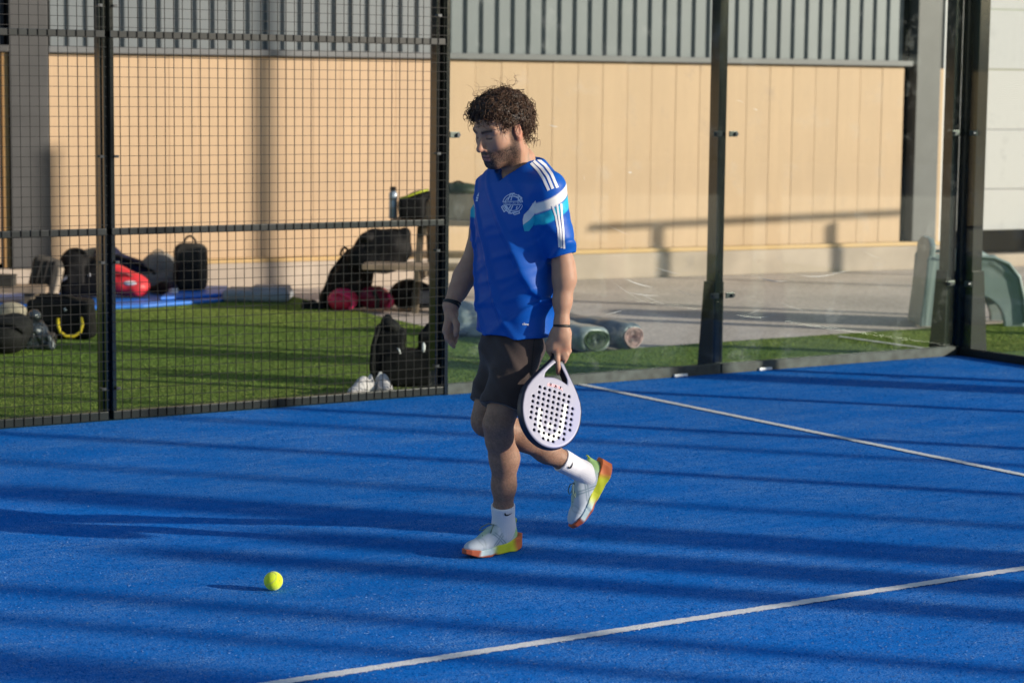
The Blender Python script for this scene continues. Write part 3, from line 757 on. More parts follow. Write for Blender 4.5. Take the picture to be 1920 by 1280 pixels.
finger(B, [HL(1036, 628, .004), HL(1029.5, 645, .006), HL(1030, 656, .008), HL(1034, 666, .010)], .0125, .0088, k=.012)   # thumb
# right hand, hanging, palm toward the body, fingers slightly curled
def HR(px, py, dy): return L(px, py, 0.10+dy)
B.cap(rwr, HR(846, 590, 0), .0265, .026, k=.02)
for dx, dy_ in ((-5, -.026), (-2, -.009), (2, .009), (6, .026)):
    B.cap(HR(847+dx*.5, 588, dy_*.7), HR(840+dx*.9, 620, dy_), .0165, .0135, k=.014)
finger(B, [HR(836, 620, -.026), HR(838, 634, -.03), HR(846, 644, -.028), HR(851, 650, -.024)], .0102, .0075)              # index
finger(B, [HR(838, 621, -.008), HR(842, 637, -.012), HR(850, 645, -.010), HR(853, 640, -.004)], .0105, .0078)
finger(B, [HR(842, 620, .010), HR(846, 634, .008), HR(853, 640, .008), HR(856, 634, .012)], .0100, .0075)
finger(B, [HR(846, 617, .027), HR(850, 628, .025), HR(856, 632, .024), HR(858, 627, .026)], .0088, .0068)
finger(B, [HR(851, 594, -.030), HR(856, 608, -.042), HR(856, 620, -.045), HR(854, 628, -.043)], .0118, .0085, k=.012)     # thumb
Vb, Fb = B.net()
cb_ = np.tile(SK, (len(Vb), 1))
mott = wob(Vb[:, 0], Vb[:, 1], Vb[:, 2], 60, 3)*.06+wob(Vb[:, 0], Vb[:, 1], Vb[:, 2], 300, 4)*.05
cb_ = cb_*(1+mott[:, None])
leg = np.clip((0.62-Vb[:, 2])/.1, 0, 1)*(np.abs(Vb[:, 0]) < .5)             # darker, hairy legs
hair_sp = rng.uniform(0, 1, len(Vb))
cb_ = cb_*(1-leg[:, None]*(.20+.26*hair_sp[:, None]))
tipm = np.zeros(len(Vb))
for q in (HL(1045, 656, -.02), HL(1053, 656, -.02), HL(1059, 654, -.02), HL(1065, 650, -.014), HL(1057, 674, -.01), HL(1047, 697, -.02)):
    tipm = np.maximum(tipm, np.clip(1-np.linalg.norm(Vb-q, axis=1)/.016, 0, 1))
cb_ = cb_*(1-tipm[:, None]*np.array([-.08, .16, .2]))

# ---- head
hc = L(939, 242, -0.055)
hf = nrm([-0.75, -0.66, -0.34]); HM = frame(hf, (0.06, 0.02, 1))       # rows: forward, left, up
toH = lambda p: HM@(np.array(p)-hc)
H = Field((-.13, -.12, -.235), (.15, .12, .17), 0.0028)
H.ell((-.012, 0, .040), (.100, .078, .088), k=.02)
H.ell((.030, 0, -.012), (.066, .068, .085), k=.03)
H.ell((.040, 0, -.055), (.052, .054, .060), k=.03)
H.cap((.072, .012, -.106), (.072, -.012, -.106), .020, k=.022)          # chin
for s_ in (-1, 1):
    H.cap((.064, s_*.014, -.103), (.000, s_*.050, -.072), .020, .022, k=.025)   # jaw
    H.cap((.0, s_*.050, -.072), (-.012, s_*.058, -.02), .022, .018, k=.025)
    H.ell((.056, s_*.045, -.024), (.024, .019, .022), k=.025)           # cheek
    H.cap((.090, s_*.012, .022), (.074, s_*.052, .022), .012, .010, k=.016)     # brow
    H.ell((.104, s_*.030, .002), (.022, .019, .012), k=.012, mode='s')  # socket
    H.ell((.0755, s_*.031, .0005), (.0145, .0155, .0130), k=.005)        # lidded eye
    H.cap((.088, s_*.019, -.0065), (.080, s_*.044, -.004), .0035, k=.004)       # lower lid
    H.ell((.101, s_*.0125, -.044), (.011, .0085, .008), k=.006)         # nostril wing
    H.ell((.107, s_*.0065, -.051), (.0045, .0035, .004), k=.003, mode='s')
H.cap((.088, 0, .018), (.103, 0, -.012), .0085, .0095, k=.012)          # nose bridge
H.cap((.103, 0, -.012), (.1185, 0, -.037), .0095, .0128, k=.010)        # nose tip
H.ell((.078, 0, -.072), (.026, .030, .024), k=.02)                      # muzzle
H.cap((.0985, .010, -.0685), (.0985, -.010, -.0685), .0062, k=.006); H.cap((.091, .021, -.0735), (.0985, .008, -.0685), .0038, .006, k=.006); H.cap((.091, -.021, -.0735), (.0985, -.008, -.0685), .0038, .006, k=.006)
H.cap((.0970, .011, -.0810), (.0970, -.011, -.0810), .0072, k=.006)
H.cap((.1065, .018, -.0748), (.1065, -.018, -.0748), .0028, k=.003, mode='s')    # mouth line
for s_ in (-1, 1):                                                       # ears
    Me = frame((.97, s_*.25, .0), (-.12, 0, 1))
    H.ell((-.012, s_*.078, -.004), (.021, .010, .034), M=Me, k=.006)
    H.ell((-.008, s_*.086, -.002), (.012, .006, .022), M=Me, k=.004, mode='s')
    H.ell((-.004, s_*.079, -.030), (.009, .008, .010), k=.006)
nh = toH(nb+np.array([0.012, 0.01, -.05]))
H.cap((-.022, 0, -.045), nh, .056, .062, k=.035)
H.cap((.030, 0, -.085), nh+np.array([.03, 0, .03]), .018, .02, k=.03)
H.cap((-.02, .055, -.03), toH(nb+ft*.045+lt*.012+np.array([0, 0, -.035])), .014, .012, k=.03)
Vh, Fh = H.net()
f_, l_, u_ = Vh[:, 0], Vh[:, 1], Vh[:, 2]; al = np.abs(l_)
ch = np.tile(SK, (len(Vh), 1))*(1+(wob(f_, l_, u_, 90, 8)*.05)[:, None])
sstep = lambda x, a, b: np.clip((x-a)/(b-a), 0, 1)**2*(3-2*np.clip((x-a)/(b-a), 0, 1))
red = np.maximum(sstep(.03-np.hypot(f_-.115, np.hypot(l_, u_+.037)), 0, .025), 0)*.5+sstep(.03-np.hypot(f_-.07, np.hypot(al-.05, u_+.025)), 0, .03)*.35
red = np.maximum(red, sstep(al, .074, .086)*(u_ < .04)*(f_ < .02)*.9)
ch = ch*(1+red[:, None]*np.array([.16, -.12, -.12]))
# beard: jaw, chin, moustache, sideburn
jawline = sstep(-.035-u_-0.45*(f_-.02)*(f_ < .05), 0, .03)
fr_cut = 1-sstep(f_, .075, .09)*sstep(u_, -.060, -.050)
beard = sstep(-u_, .030, .062)*sstep(f_, -.010, .012)*(1-sstep(-u_, .135, .16)*1.0)
chk = sstep(u_, -.062, -.035)*sstep(f_, .035, .06); beard = beard*(1-chk)
side = sstep(f_, -.012, 0)*(1-sstep(f_, .020, .034))*sstep(.03-u_, 0, .02)*sstep(al, .045, .06)*.85
must = sstep(f_, .078, .088)*sstep(-u_, .050, .056)*(1-sstep(-u_, .064, .068))*(1-sstep(al, .022, .032))
beard = np.maximum(np.maximum(beard, side), must)
neckm = sstep(-u_, .125, .145); beard = beard*(1-neckm)
lips = sstep(f_, .090, .096)*((u_ < -.064) & (u_ > -.0885))*(1-sstep(al, .018, .024))
grain = np.clip(.55+.5*rng.uniform(0, 1, len(Vh))+.15*wob(f_, l_, u_, 120, 11), .25, 1)
beard = beard*(1-lips)*grain
ch = ch*(1-beard[:, None])+np.array([.022, .014, .010])*beard[:, None]
ch = ch*(1-lips[:, None]*.75)+np.array([.30, .115, .10])*lips[:, None]*.75
brow = sstep(f_, .060, .075)*np.exp(-((u_-(.0235+.10*(al-.03)-4.5*(al-.032)**2))/.0058)**2)*sstep(al, .009, .014)*(1-sstep(al, .050, .058))
ch = ch*(1-brow[:, None]*.92)+np.array([.012, .008, .006])*brow[:, None]*.92
lash = sstep(f_, .074, .080)*np.exp(-((u_+.0065+.002*((al-.031)/.012)**2*-1)/.0026)**2)*sstep(al, .016, .020)*(1-sstep(al, .043, .047))
ch = ch*(1-lash[:, None]*.9)+np.array([.01, .008, .007])*lash[:, None]*.9
mline = np.exp(-((u_+.0748)/.0024)**2)*sstep(f_, .090, .096)*(1-sstep(al, .020, .025))
ch = ch*(1-mline[:, None]*.7)
Vhw = Vh@HM+hc
# neck seam: head mesh and trunk overlap below the collar, both belong to the one body mesh
M_SKIN = mat('skin', (0.4, 0.22, 0.15), 0.56, spec=0.3, bump=0.12, bscale=350, vcol=True, bdist=0.001)
_b = M_SKIN.node_tree.nodes['Principled BSDF']; _b.inputs['Subsurface Weight'].default_value = 0.4
_b.inputs['Subsurface Radius'].default_value = (0.014, 0.006, 0.004); _b.inputs['Subsurface Scale'].default_value = 1.0
body = np_mesh('body', np.concatenate([Vb, Vhw]), np.concatenate([Fb, Fh+len(Vb)]), M_SKIN, man, True, np.concatenate([cb_, ch]))

# ---- hair: scalp mass and separate curls
HB = Field((-.20, -.17, -.10), (.16, .17, .24), 0.0045)
HB.ell((-.022, 0, .056), (.112, .100, .090), k=.03)
HB.ell((-.058, 0, .015), (.078, .090, .072), k=.04)
HB.ell((.040, 0, .090), (.062, .078, .040), k=.03)
HB.warp(lambda x, y, z: .008+wob(x, y, z, 190, 21)*.007)
# keep the face and the ears clear
HB.ell((.105, 0, -.004), (.078, .125, .082), k=.01, mode='s')
HB.op(lambda x, y, z: .016-z+0*x+0*y-np.clip(-x-.022, 0, .1)*3.0, (-.2, -.17, -.1), (.16, .17, .24), 0, 'i')
Vs, Fs_ = HB.net()
M_HAIR = mat('dark_brown_hair', (0.024, 0.0125, 0.007), 0.42, spec=0.55, bump=0.8, bscale=240, bdist=0.004, vary=0.5, vscale=60)
hair = np_mesh('hair', Vs@HM+hc, Fs_, M_HAIR, man, True)
M_CURL = mat('hair_curls', (0.062, 0.031, 0.0155), 0.48, spec=0.35, vary=0.4, vscale=70)
bvh = BVHTree.FromPolygons([tuple(v) for v in Vs], [tuple(q) for q in Fs_])
cv = []; cf = []
def curl_strand(root, nrml, length, coil, turns, r, seg=14, droop=.4):
    n = nrm(nrml); a = nrm(np.cross(n, rng.normal(size=3))); b = np.cross(n, a); ph = rng.uniform(0, 6.28)
    side = nrm(a*rng.normal()+b*rng.normal())
    pts = []
    for i in range(seg+1):
        t = i/seg; ang = ph+turns*2*math.pi*t; g = coil*min(1, t*4+.25)
        p = root+n*length*(t-.25*t*t)+side*length*.55*t*t+toH_dir*droop*length*t*t+g*(math.cos(ang)*a+math.sin(ang)*b); pts.append(p)
    n0 = len(cv); m = MB().tube(pts, [r*(1-.5*i/seg) for i in range(seg+1)], 3, cap=False)
    cv.extend(m.v); cf.extend([tuple(i+n0 for i in q) for q in m.f])
toH_dir = HM@np.array([0, 0, -1.0])
idx = rng.permutation(len(Vs)); made = 0
cent = np.array([-.02, 0, .05])
for i in idx:
    v = Vs[i]
    if made >= 1650: break
    d = v-cent
    if v[2] < -.075 or (v[0] > .045 and v[2] < .058) or (abs(v[1]) > .05 and -.035 < v[0] < .03 and v[2] < .019): continue
    n = nrm(d+np.array([0, 0, .02])); made += 1
    curl_strand(v-n*.008, n+rng.normal(size=3)*.6, rng.uniform(.018, .042), rng.uniform(.0075, .0135), rng.uniform(.9, 1.7), rng.uniform(.0011, .0021), 16)
for j in range(44):                                                     # fringe over the forehead and stray wisps on top
    l0 = rng.uniform(-.075, .06)
    curl_strand(np.array([.072+.02*rng.uniform(-1, .6), l0, .090+.012*rng.uniform(-1, 1)]), np.array([.75, rng.normal()*.3, -.15]), rng.uniform(.016, .034), .0075, 2.0, .0014, 18, .55)
for j in range(26):
    v = np.array([rng.uniform(-.09, .06), rng.uniform(-.05, .05), .136]); curl_strand(v, np.array([rng.normal()*.7, rng.normal()*.6, 1.0]), rng.uniform(.035, .06), .010, 1.1, .0007, 18, -.1)
for j in range(60):                                                     # nape
    v = np.array([rng.uniform(-.105, -.055), rng.uniform(-.06, .065), rng.uniform(-.075, -.03)]); curl_strand(v, np.array([-.7, v[1]*8, -.5]), rng.uniform(.02, .032), .006, 1.6, .0014)
cv = np.array(cv)@HM+hc
cu = mesh('curls', cv, cf, M_CURL, hair, True)
cu['kind'] = 'stuff'
# ---- shirt
zs = lambda py: L(962, py, 0)[2]
SZ = np.array([zs(640), zs(600), zs(540), zs(480), zs(420), zs(370), zs(340), zs(322), zs(306), zs(288)])
SA = np.array([.153, .150, .149, .153, .166, .182, .178, .156, .112, .070])
SB = np.array([.122, .121, .120, .119, .124, .116, .104, .090, .076, .064])
SCx = np.array([L(x, y, 0)[0] for x, y in ((965, 640), (966, 600), (967, 540), (968, 480), (968, 420), (971, 370), (974, 340), (976, 322), (978, 306), (978, 288))])
SCy = np.array([.0, .0, .0, .0, .0, .0, .0, .0, .005, .008])
sh = Field((-.36, -.36, .70), (.36, .36, 1.58), 0.0035)
def torso(x, y, z):
    a = np.interp(z, SZ, SA); b = np.interp(z, SZ, SB); cx = np.interp(z, SZ, SCx); cy = np.interp(z, SZ, SCy)
    dx, dy = x-cx, y-cy
    p = dx*ft[0]+dy*ft[1]; q = dx*lt[0]+dy*lt[1]
    e = 2.35
    rr = (np.abs(p/b)**e+np.abs(q/a)**e)**(1/e)
    return (rr-1)*np.minimum(a, b)*.92
sh.op(torso, (-.3, -.3, .74), (.3, .3, 1.55), 0)
sh.op(lambda x, y, z: z-zs(290)+0*x+0*y, (-.36, -.36, .7), (.36, .36, 1.58), 0, 'i')
lse, rse = L(1052, 474, -.130), L(903, 455, .14)
sh.cap(lsh+np.array([-.012, .01, -.012]), lse, .065, .0475, k=.045, cut=.002)
sh.cap(rsh+np.array([.012, -.01, -.012]), rse, .062, .050, k=.045, cut=.002)
# bottom edge, lower at the near side
def hem(x, y, z):
    q = (x-tc0[0])*lt[0]+(y-tc0[1])*lt[1]
    return zs(622)-q*.05-z
sh.op(hem, (-.36, -.36, .7), (.36, .36, 1.2), 0, 'i')
# folds in the cloth
def folds(x, y, z):
    dx, dy = x-tc0[0], y-tc0[1]; p = dx*ft[0]+dy*ft[1]; q = dx*lt[0]+dy*lt[1]
    w = np.interp(z, [.74, .84, .95, 1.15, 1.35, 1.5], [.25, .4, .95, .8, .4, .1])
    s1 = np.sin(40*(z-.95*q)+2.5*np.sin(7*q+.5)+1.5*np.sin(6*z))*.5+.5
    s2 = np.sin(27*(z+1.5*q)+3*np.sin(6*q+1)+1.3*np.sin(9*z)+2.2)*.5+.5
    s3 = np.sin(34*q+3*np.sin(5*z))*.5+.5
    m1 = np.clip(.35+.8*wob(x, y, z, 9, 35), 0, 1); m2 = np.clip(.35+.8*wob(x, y, z, 8, 36), 0, 1)
    return -w*(s1**7*.019*m1+s2**7*.017*m2+s3**4*.004*m1+(np.sin(75*(z-.6*q)+3*np.sin(11*q))*.5+.5)**4*.003*m2+s3**3*.003*np.clip((1.05-z)*5, 0, 1))
sh.warp(folds)
# open V neck
nk = nb+np.array([0, 0, .0])
def vneck(x, y, z):
    dx, dy = x-nk[0], y-nk[1]; p = dx*ft[0]+dy*ft[1]; q = dx*lt[0]+dy*lt[1]
    zc = zs(338)                                        # bottom of the V
    half = np.clip((z-zc)*1.25, 0, .08)
    dv = np.maximum(np.maximum(np.abs(q+.004)-half, -p+.02), zc-z)
    zcol = np.interp(p, [-.09, .0, .09], [zs(290), zs(309), zs(326)])
    ring = np.maximum((np.hypot(p/.096, q/.086)-1)*.07, (zcol-z)*.9)
    return np.minimum(dv, ring)
sh.op(vneck, nk-.2, nk+.2, .006, 's')
Vc, Fc = sh.net()
BLUE = np.array([.001, .072, .37]); WHITE = np.array([.68, .67, .66]); CYAN = np.array([.012, .36, .52])
cc = np.tile(BLUE, (len(Vc), 1))
# sleeve bands follow the sleeve, white above cyan
def band(cc, a, e, t0, t1, t2, tilt, soft=.0022):
    ax = nrm(e-a); s_ = (Vc-a)@ax; L_ = np.linalg.norm(e-a)
    rad = np.linalg.norm((Vc-a)-s_[:, None]*ax, axis=1)
    dx = (Vc-tc0)@lt*(1 if (a-tc0)@lt > 0 else -1)
    tt = s_/L_+tilt*((Vc-a)@ft)/.06
    inside = (dx > .128).astype(float)*(rad < .085)
    w1 = np.clip((tt-t0)/soft*.1, 0, 1)*np.clip((t1-tt)/soft*.1, 0, 1)*inside
    w2 = np.clip((tt-t1)/soft*.1, 0, 1)*np.clip((t2-tt)/soft*.1, 0, 1)*inside
    return cc*(1-w1[:, None])*(1-w2[:, None])+WHITE*w1[:, None]+CYAN*w2[:, None], s_/L_, inside, rad
cc, sL, inL, rdL = band(cc, lsh, lse, .06, .24, .44, -.11)
cc, sR, inR, rdR = band(cc, rsh, rse, .06, .24, .44, -.11)
M_SHIRT = mat('blue_polyester', (0.004, 0.06, 0.38), 0.5, spec=0.22, bump=0.10, bscale=500, vcol=True, bdist=0.001)
shirt = np_mesh('shirt', Vc, Fc, M_SHIRT, man, True, cc)
bv = BVHTree.FromPolygons([tuple(v) for v in Vc], [tuple(q) for q in Fc])
CL = np.array([(CAM-G0)@XR, (CAM-G0)@YD, CAM[2]])
def put(bvh_, px, py, off=.0012):
    d = ray(px, py); d = nrm([d@XR, d@YD, d[2]])
    h = bvh_.ray_cast(Vector(CL), Vector(d), 40)
    if h[0] is None: return None
    n = np.array(h[1]); n = n if n@d < 0 else -n
    return np.array(h[0])+n*off
def decal(name, polys, bvh_, m, parent, off=.0012, sub=3, single=False):
    """flat print: polygons given in picture pixels, laid on the cloth"""
    bm = bmesh.new()
    for poly in polys:
        vs = [bm.verts.new((x, y, 0)) for x, y in poly]
        try: bm.faces.new(vs)
        except ValueError: pass
    bmesh.ops.triangulate(bm, faces=bm.faces)
    for _ in range(sub):
        ed = [e for e in bm.edges if e.calc_length() > 2.2]
        if not ed: break
        bmesh.ops.subdivide_edges(bm, edges=ed, cuts=1); bmesh.ops.triangulate(bm, faces=bm.faces)
    dead = []
    for v in bm.verts:
        p = put(bvh_, v.co.x, v.co.y, off)
        if p is None: dead.append(v)
        else: v.co = p
    bmesh.ops.delete(bm, geom=dead, context='VERTS')
    far = [f for f in bm.faces if max(e.calc_length() for e in f.edges) > .045]
    bmesh.ops.delete(bm, geom=far, context='FACES')
    if single:                                            # keep the one connected piece
        bmesh.ops.remove_doubles(bm, verts=bm.verts, dist=.0004); left = set(bm.verts); best = set()
        while left:
            st = [left.pop()]; isl = set(st)
            while st:
                for e in st.pop().link_edges:
                    for w_ in e.verts:
                        if w_ in left: left.discard(w_); isl.add(w_); st.append(w_)
            if len(isl) > len(best): best = isl
        bmesh.ops.delete(bm, geom=[v for v in bm.verts if v not in best], context='VERTS')
    me = bpy.data.meshes.new(name); bm.to_mesh(me); bm.free()
    return link(name, me, m, parent, True)
def ribbon(pts, w):
    a = []; b = []
    for i, (x, y) in enumerate(pts):
        x0, y0 = pts[max(i-1, 0)]; x1, y1 = pts[min(i+1, len(pts)-1)]; d = math.hypot(x1-x0, y1-y0)
        nx, ny = -(y1-y0)/d*w/2, (x1-x0)/d*w/2; a.append((x+nx, y+ny)); b.append((x-nx, y-ny))
    return [a+b[::-1]]
def stroke(pts, w):
    """polyline to quads in picture pixels"""
    out = []
    for (x0, y0), (x1, y1) in zip(pts[:-1], pts[1:]):
        d = math.hypot(x1-x0, y1-y0) or 1; nx, ny = -(y1-y0)/d*w/2, (x1-x0)/d*w/2
        ex, ey = (x1-x0)/d*w*.15, (y1-y0)/d*w*.15
        out.append([(x0-ex+nx, y0-ey+ny), (x1+ex+nx, y1+ey+ny), (x1+ex-nx, y1+ey-ny), (x0-ex-nx, y0-ey-ny)])
    return out
M_PRINT = mat('white_print', (0.64, 0.64, 0.66), 0.5)
M_CYAN = mat('cyan_print', (0.012, 0.36, 0.52), 0.45)
M_CREST = mat('pale_blue_crest', (0.46, 0.55, 0.76), 0.5)
def crest_px(u, v): return (925+u/12.0, 345+v/12.0)
for i, pts in enumerate((((995.5, 306), (1009, 320), (1019, 335), (1029, 357)), ((1000.5, 302), (1016, 316), (1027, 331), (1036.5, 354)), ((1007, 297.5), (1022, 310), (1034, 326), (1045, 352)))):
    decal('shoulder_stripe', ribbon(pts, 5.2), bv, M_PRINT, shirt, single=True)
for pts in (((1036, 386), (1042, 405), (1046.5, 430), (1049, 464)), ((1044.5, 384), (1047.5, 405), (1051, 430), (1053, 465)), ((1052, 382), (1053.5, 405), (1056, 430), (1058, 466))):
    decal('sleeve_stripe', ribbon(pts, 3.6), bv, M_PRINT, shirt, single=True)
# chest ends of the two bands, under the arm seam
decal('chest_band', [[crest_px(*p) for p in ((955, 370), (958, 430), (935, 560), (925, 690), (820, 810), (670, 920), (662, 800), (690, 690), (800, 580), (880, 460))]], bv, M_PRINT, shirt)
decal('chest_band', [[crest_px(*p) for p in ((925, 700), (940, 800), (900, 930), (800, 1060), (700, 1060), (665, 925), (820, 815))]], bv, M_CYAN, shirt, off=.0020)
# crest: ring, crossed letters, motto banner, ribbon
cr = []
def arc(cx, cy, rx, ry, a0, a1, n=22): return [(cx+rx*math.cos(math.radians(a0+(a1-a0)*i/n)), cy+ry*math.sin(math.radians(a0+(a1-a0)*i/n))) for i in range(n+1)]
S_ = lambda pts: [crest_px(*p) for p in pts]
for rx, ry in ((222, 212), (172, 160)):
    cr += stroke(S_(arc(440, 440, rx, ry, 188, 352)), 1.5)+stroke(S_(arc(440, 440, rx, ry, 12, 168)), 1.5)
for a in (((395, 230), (330, 370)), ((440, 215), (400, 370)), ((395, 230), (440, 215)), ((375, 225), (480, 210)), ((560, 245), (650, 330)), ((585, 260), (560, 390)), ((455, 270), (560, 300)), ((640, 300), (590, 385)),
          ((255, 490), (350, 650)), ((300, 490), (372, 630)), ((372, 640), (440, 490)), ((350, 560), (395, 490)), ((540, 500), (520, 560)), ((340, 655), (420, 665)),
          ((190, 520), (250, 630)), ((250, 630), (290, 580)), ((190, 520), (225, 490)), ((430, 640), (580, 610)), ((480, 690), (590, 655)), ((430, 640), (480, 690)), ((580, 610), (590, 655))):
    cr += stroke(S_(a), 2.0)
for yy in (398, 478): cr += stroke(S_([(235, yy), (330, yy-6), (440, yy-4), (540, yy-8), (655, yy-14)]), 1.2)
decal('crest', cr, bv, M_CREST, shirt, off=.0014)
def text_polys(body_, cx, cy, h, rot=0.0, sx=1.0, bold=0.0):
    cu = bpy.data.curves.new('t', 'FONT'); cu.body = body_; cu.size = 1; cu.align_x = 'CENTER'; cu.align_y = 'CENTER'; cu.resolution_u = 2; cu.offset = bold
    ob = bpy.data.objects.new('t', cu); COL.objects.link(ob)
    dg = bpy.context.evaluated_depsgraph_get(); me = bpy.data.meshes.new_from_object(ob.evaluated_get(dg))
    ps = []
    c, s = math.cos(rot), math.sin(rot)
    for p in me.polygons:
        q = []
        for i in p.vertices:
            x, y = me.vertices[i].co.x*sx*h, -me.vertices[i].co.y*h
            q.append((cx+c*x-s*y, cy+s*x+c*y))
        ps.append(q)
    bpy.data.objects.remove(ob); bpy.data.curves.remove(cu); bpy.data.meshes.remove(me)
    return ps
decal('motto_text', text_polys('DROIT AU BUT', 925+442/12, 345+434/12, 6.4, -.04, .80), bv, M_CREST, shirt, off=.0014, sub=0)
# three slanted bars on the chest, his right side
T = []
for a in (((893.2, 377.5), (896, 377.5), (898.5, 361.5), (897.6, 361.5)), ((892.2, 377.5), (893.0, 377.5), (896, 365), (894.4, 368))): T.append(list(a))
decal('chest_logo', [[(892.2, 377.6), (896.2, 377.6), (897.0, 374.2), (892.9, 374.2)], [(893.1, 373.2), (897.2, 373.2), (897.8, 369.6), (894.0, 369.0)], [(894.4, 368.0), (898.0, 368.6), (899.0, 360.5)]], bv, M_CREST, shirt, off=.0016)
decal('hem_text', text_polys('clima', 985.5, 607.5, 6.2, .10, .95, .02), bv, M_PRINT, shirt, off=.0016, sub=0)

# ---- shorts
so = Field((-.36, -.36, .40), (.36, .36, .95), 0.0040)
wst = np.array([L(958, 615, 0)[0], 0.0, L(958, 615, 0)[2]])
so.ell(wst+np.array([0, 0, -.07]), (.100, .128, .12), M=[ft, lt, (0, 0, 1)], k=.03)
lhem = mid(lhip, lkn, .84); rhem = mid(rhip, rkn, .84)
so.cap(lhip+np.array([0, 0, -.075])-ft*.018, lhem+ft*.004+lt*.006, .080, .088, k=.04, cut=-.005)
so.cap(rhip+np.array([0, 0, -.075])-ft*.018, rhem+ft*.004, .076, .081, k=.04, cut=-.005)
def sfold(x, y, z):
    return -(np.sin(40*(z+.5*x)+5*np.sin(9*x)+3*y)*.5+.5)**3*.006+wob(x, y, z, 22, 41)*.004
so.warp(sfold)
# ease the front crease between the legs
Vd, Fd = so.net()
M_SHORT = mat('charcoal_shorts', (0.040, 0.029, 0.027), 0.85, spec=0.2, bump=0.5, bscale=420, vary=0.25, vscale=9, sheen=0.15, bdist=0.002)
shorts = np_mesh('shorts', Vd, Fd, M_SHORT, man, True)
# drawcord tip
bs = BVHTree.FromPolygons([tuple(v) for v in Vd], [tuple(q) for q in Fd])
decal('side_seam', stroke([(1003, 628), (1000, 650), (996, 690), (990, 730)], 1.6), bs, mat('seam_dark', (.008, .007, .008), .8), shorts)

# ---- wristbands
M_BAND = mat('black_band', (0.010, 0.009, 0.009), 0.6)
def ringband(c, ax, r, w, n=20):
    ax = nrm(ax); a = nrm(np.cross(ax, (0.3, 1, .2))); b = np.cross(ax, a)
    v = []; f = []
    for i in range(n):
        t = 2*math.pi*i/n; d = math.cos(t)*a+math.sin(t)*b
        for rr, s_ in ((r, -w), (r+.0028, -w*.8), (r+.0028, w*.8), (r, w)): v.append(c+d*rr+ax*s_)
    for i in range(n):
        j = (i+1) % n
        for k in range(4): f.append((4*i+k, 4*j+k, 4*j+(k+1) % 4, 4*i+(k+1) % 4))
    return v, f
v, f = ringband(L(1053, 611, -.156), lwr-lel, .0290, .0052); mesh('wristband', v, f, M_BAND, man, True)
v, f = ringband(mid(rel, rwr, .97), (rwr-rel)+np.array([.03, 0, .02]), .0310, .0060); mesh('wristband', v, f, M_BAND, man, True)
v, f = ringband(mid(rel, rwr, .92), (rwr-rel)+np.array([.04, 0, .0]), .0318, .0030); mesh('wristband', v, f, M_BAND, man, True)

# ---- shoes: one model, toe +x, up +z, length 0.30
def shoe_meshes():
    up = Field((-.17, -.075, -.01), (.18, .075, .15), 0.0030)
    up.ell((-.085, 0, .060), (.052, .038, .050), k=.02)
    up.ell((-.020, 0, .055), (.085, .040, .042), k=.03)
    up.ell((.070, 0, .042), (.082, .046, .030), k=.03)
    up.ell((.020, 0, .070), (.055, .028, .030), M=frame((.92, 0, -.38), (0, 0, 1)), k=.025)
    up.cap((-.118, 0, .07), (-.128, 0, .108), .018, .012, k=.02)
    up.cap((-.03, .0, .095), (.0, 0, .09), .026, .024, k=.02)
    up.ell((-.075, 0, .128), (.048, .029, .050), k=.006, mode='s')        # opening
    so_ = Field((-.175, -.08, -.005), (.185, .08, .09), 0.0030)
    def sole(x, y, z):
        hw = np.interp(x, [-.16, -.145, -.10, -.02, .05, .11, .145, .162], [.022, .035, .043, .038, .050, .047, .030, .012])
        top = np.interp(x, [-.16, -.13, -.05, .03, .10, .165], [.068, .060, .045, .036, .032, .040])
        bot = np.interp(x, [-.165, -.13, -.09, .07, .12, .165], [.016, .005, 0, 0, .006, .022])
        d1 = np.maximum(np.abs(y)-hw, np.abs(x-.0015)-.1615); d2 = np.maximum(z-top, bot-z)
        return np.maximum(d1, d2)*.9
    so_.op(sole, (-.17, -.06, 0), (.17, .06, .07), 0)
    so_.warp(lambda x, y, z: .0022*np.sin(70*(x+1.3*z))*np.clip((np.abs(y)-.03)*60, 0, 1)*(x < .06))
    return up.net(), so_.net()
(upV, upF), (slV, slF) = shoe_meshes()
def lineat(val, w): return np.exp(-(val/w)**2)
def mixc(a, b, t): return np.array(a)*(1-t[:, None])+np.array(b)*t[:, None]
x = slV[:, 0]; z = slV[:, 2]
c = mixc((.46, .60, .64), (.62, .66, .02), sstep(-x, -.055, .005))
c = mixc(c, (.68, .17, .035), sstep(-x+.2*z, .075, .125)) if False else c*(1-sstep(-x+.3*z, .085, .125)[:, None])+np.array([.70, .16, .035])*sstep(-x+.3*z, .085, .125)[:, None]
tq = np.maximum(sstep(x+.3*z, .108, .126), sstep(-z, -.012, -.006)*sstep(x, -.02, .03))
c = c*(1-tq[:, None])+np.array([.42, .085, .03])*tq[:, None]
slC = c*(1+wob(slV[:, 0], slV[:, 1], slV[:, 2], 160, 5)[:, None]*.08)
x, y, z = upV[:, 0], upV[:, 1], upV[:, 2]
c = np.tile([.47, .53, .60], (len(upV), 1))
panel = sstep(wob(x*1.0, y*.3, z*1.6, 55, 77), .1, .35)*sstep(.10-x, 0, .03); c = c*(1-panel[:, None])+np.array([.36, .46, .50])*panel[:, None]
toe_ = lineat(np.abs(x-.085)-.012*np.sin(60*y), .003)*.5; c = c*(1-toe_[:, None])+np.array([.25, .33, .38])*toe_[:, None]
tg = sstep(-x, .070, .120); c = c*(1-tg[:, None])+np.array([.36, .58, .20])*tg[:, None]
tl = np.exp(-((z-.085)/.02)**2)*np.exp(-((x-.03)/.04)**2)*sstep(.022-np.abs(y), 0, .012)*.7; c = c*(1-tl[:, None])+np.array([.30, .48, .12])*tl[:, None]
ln = np.zeros(len(upV))
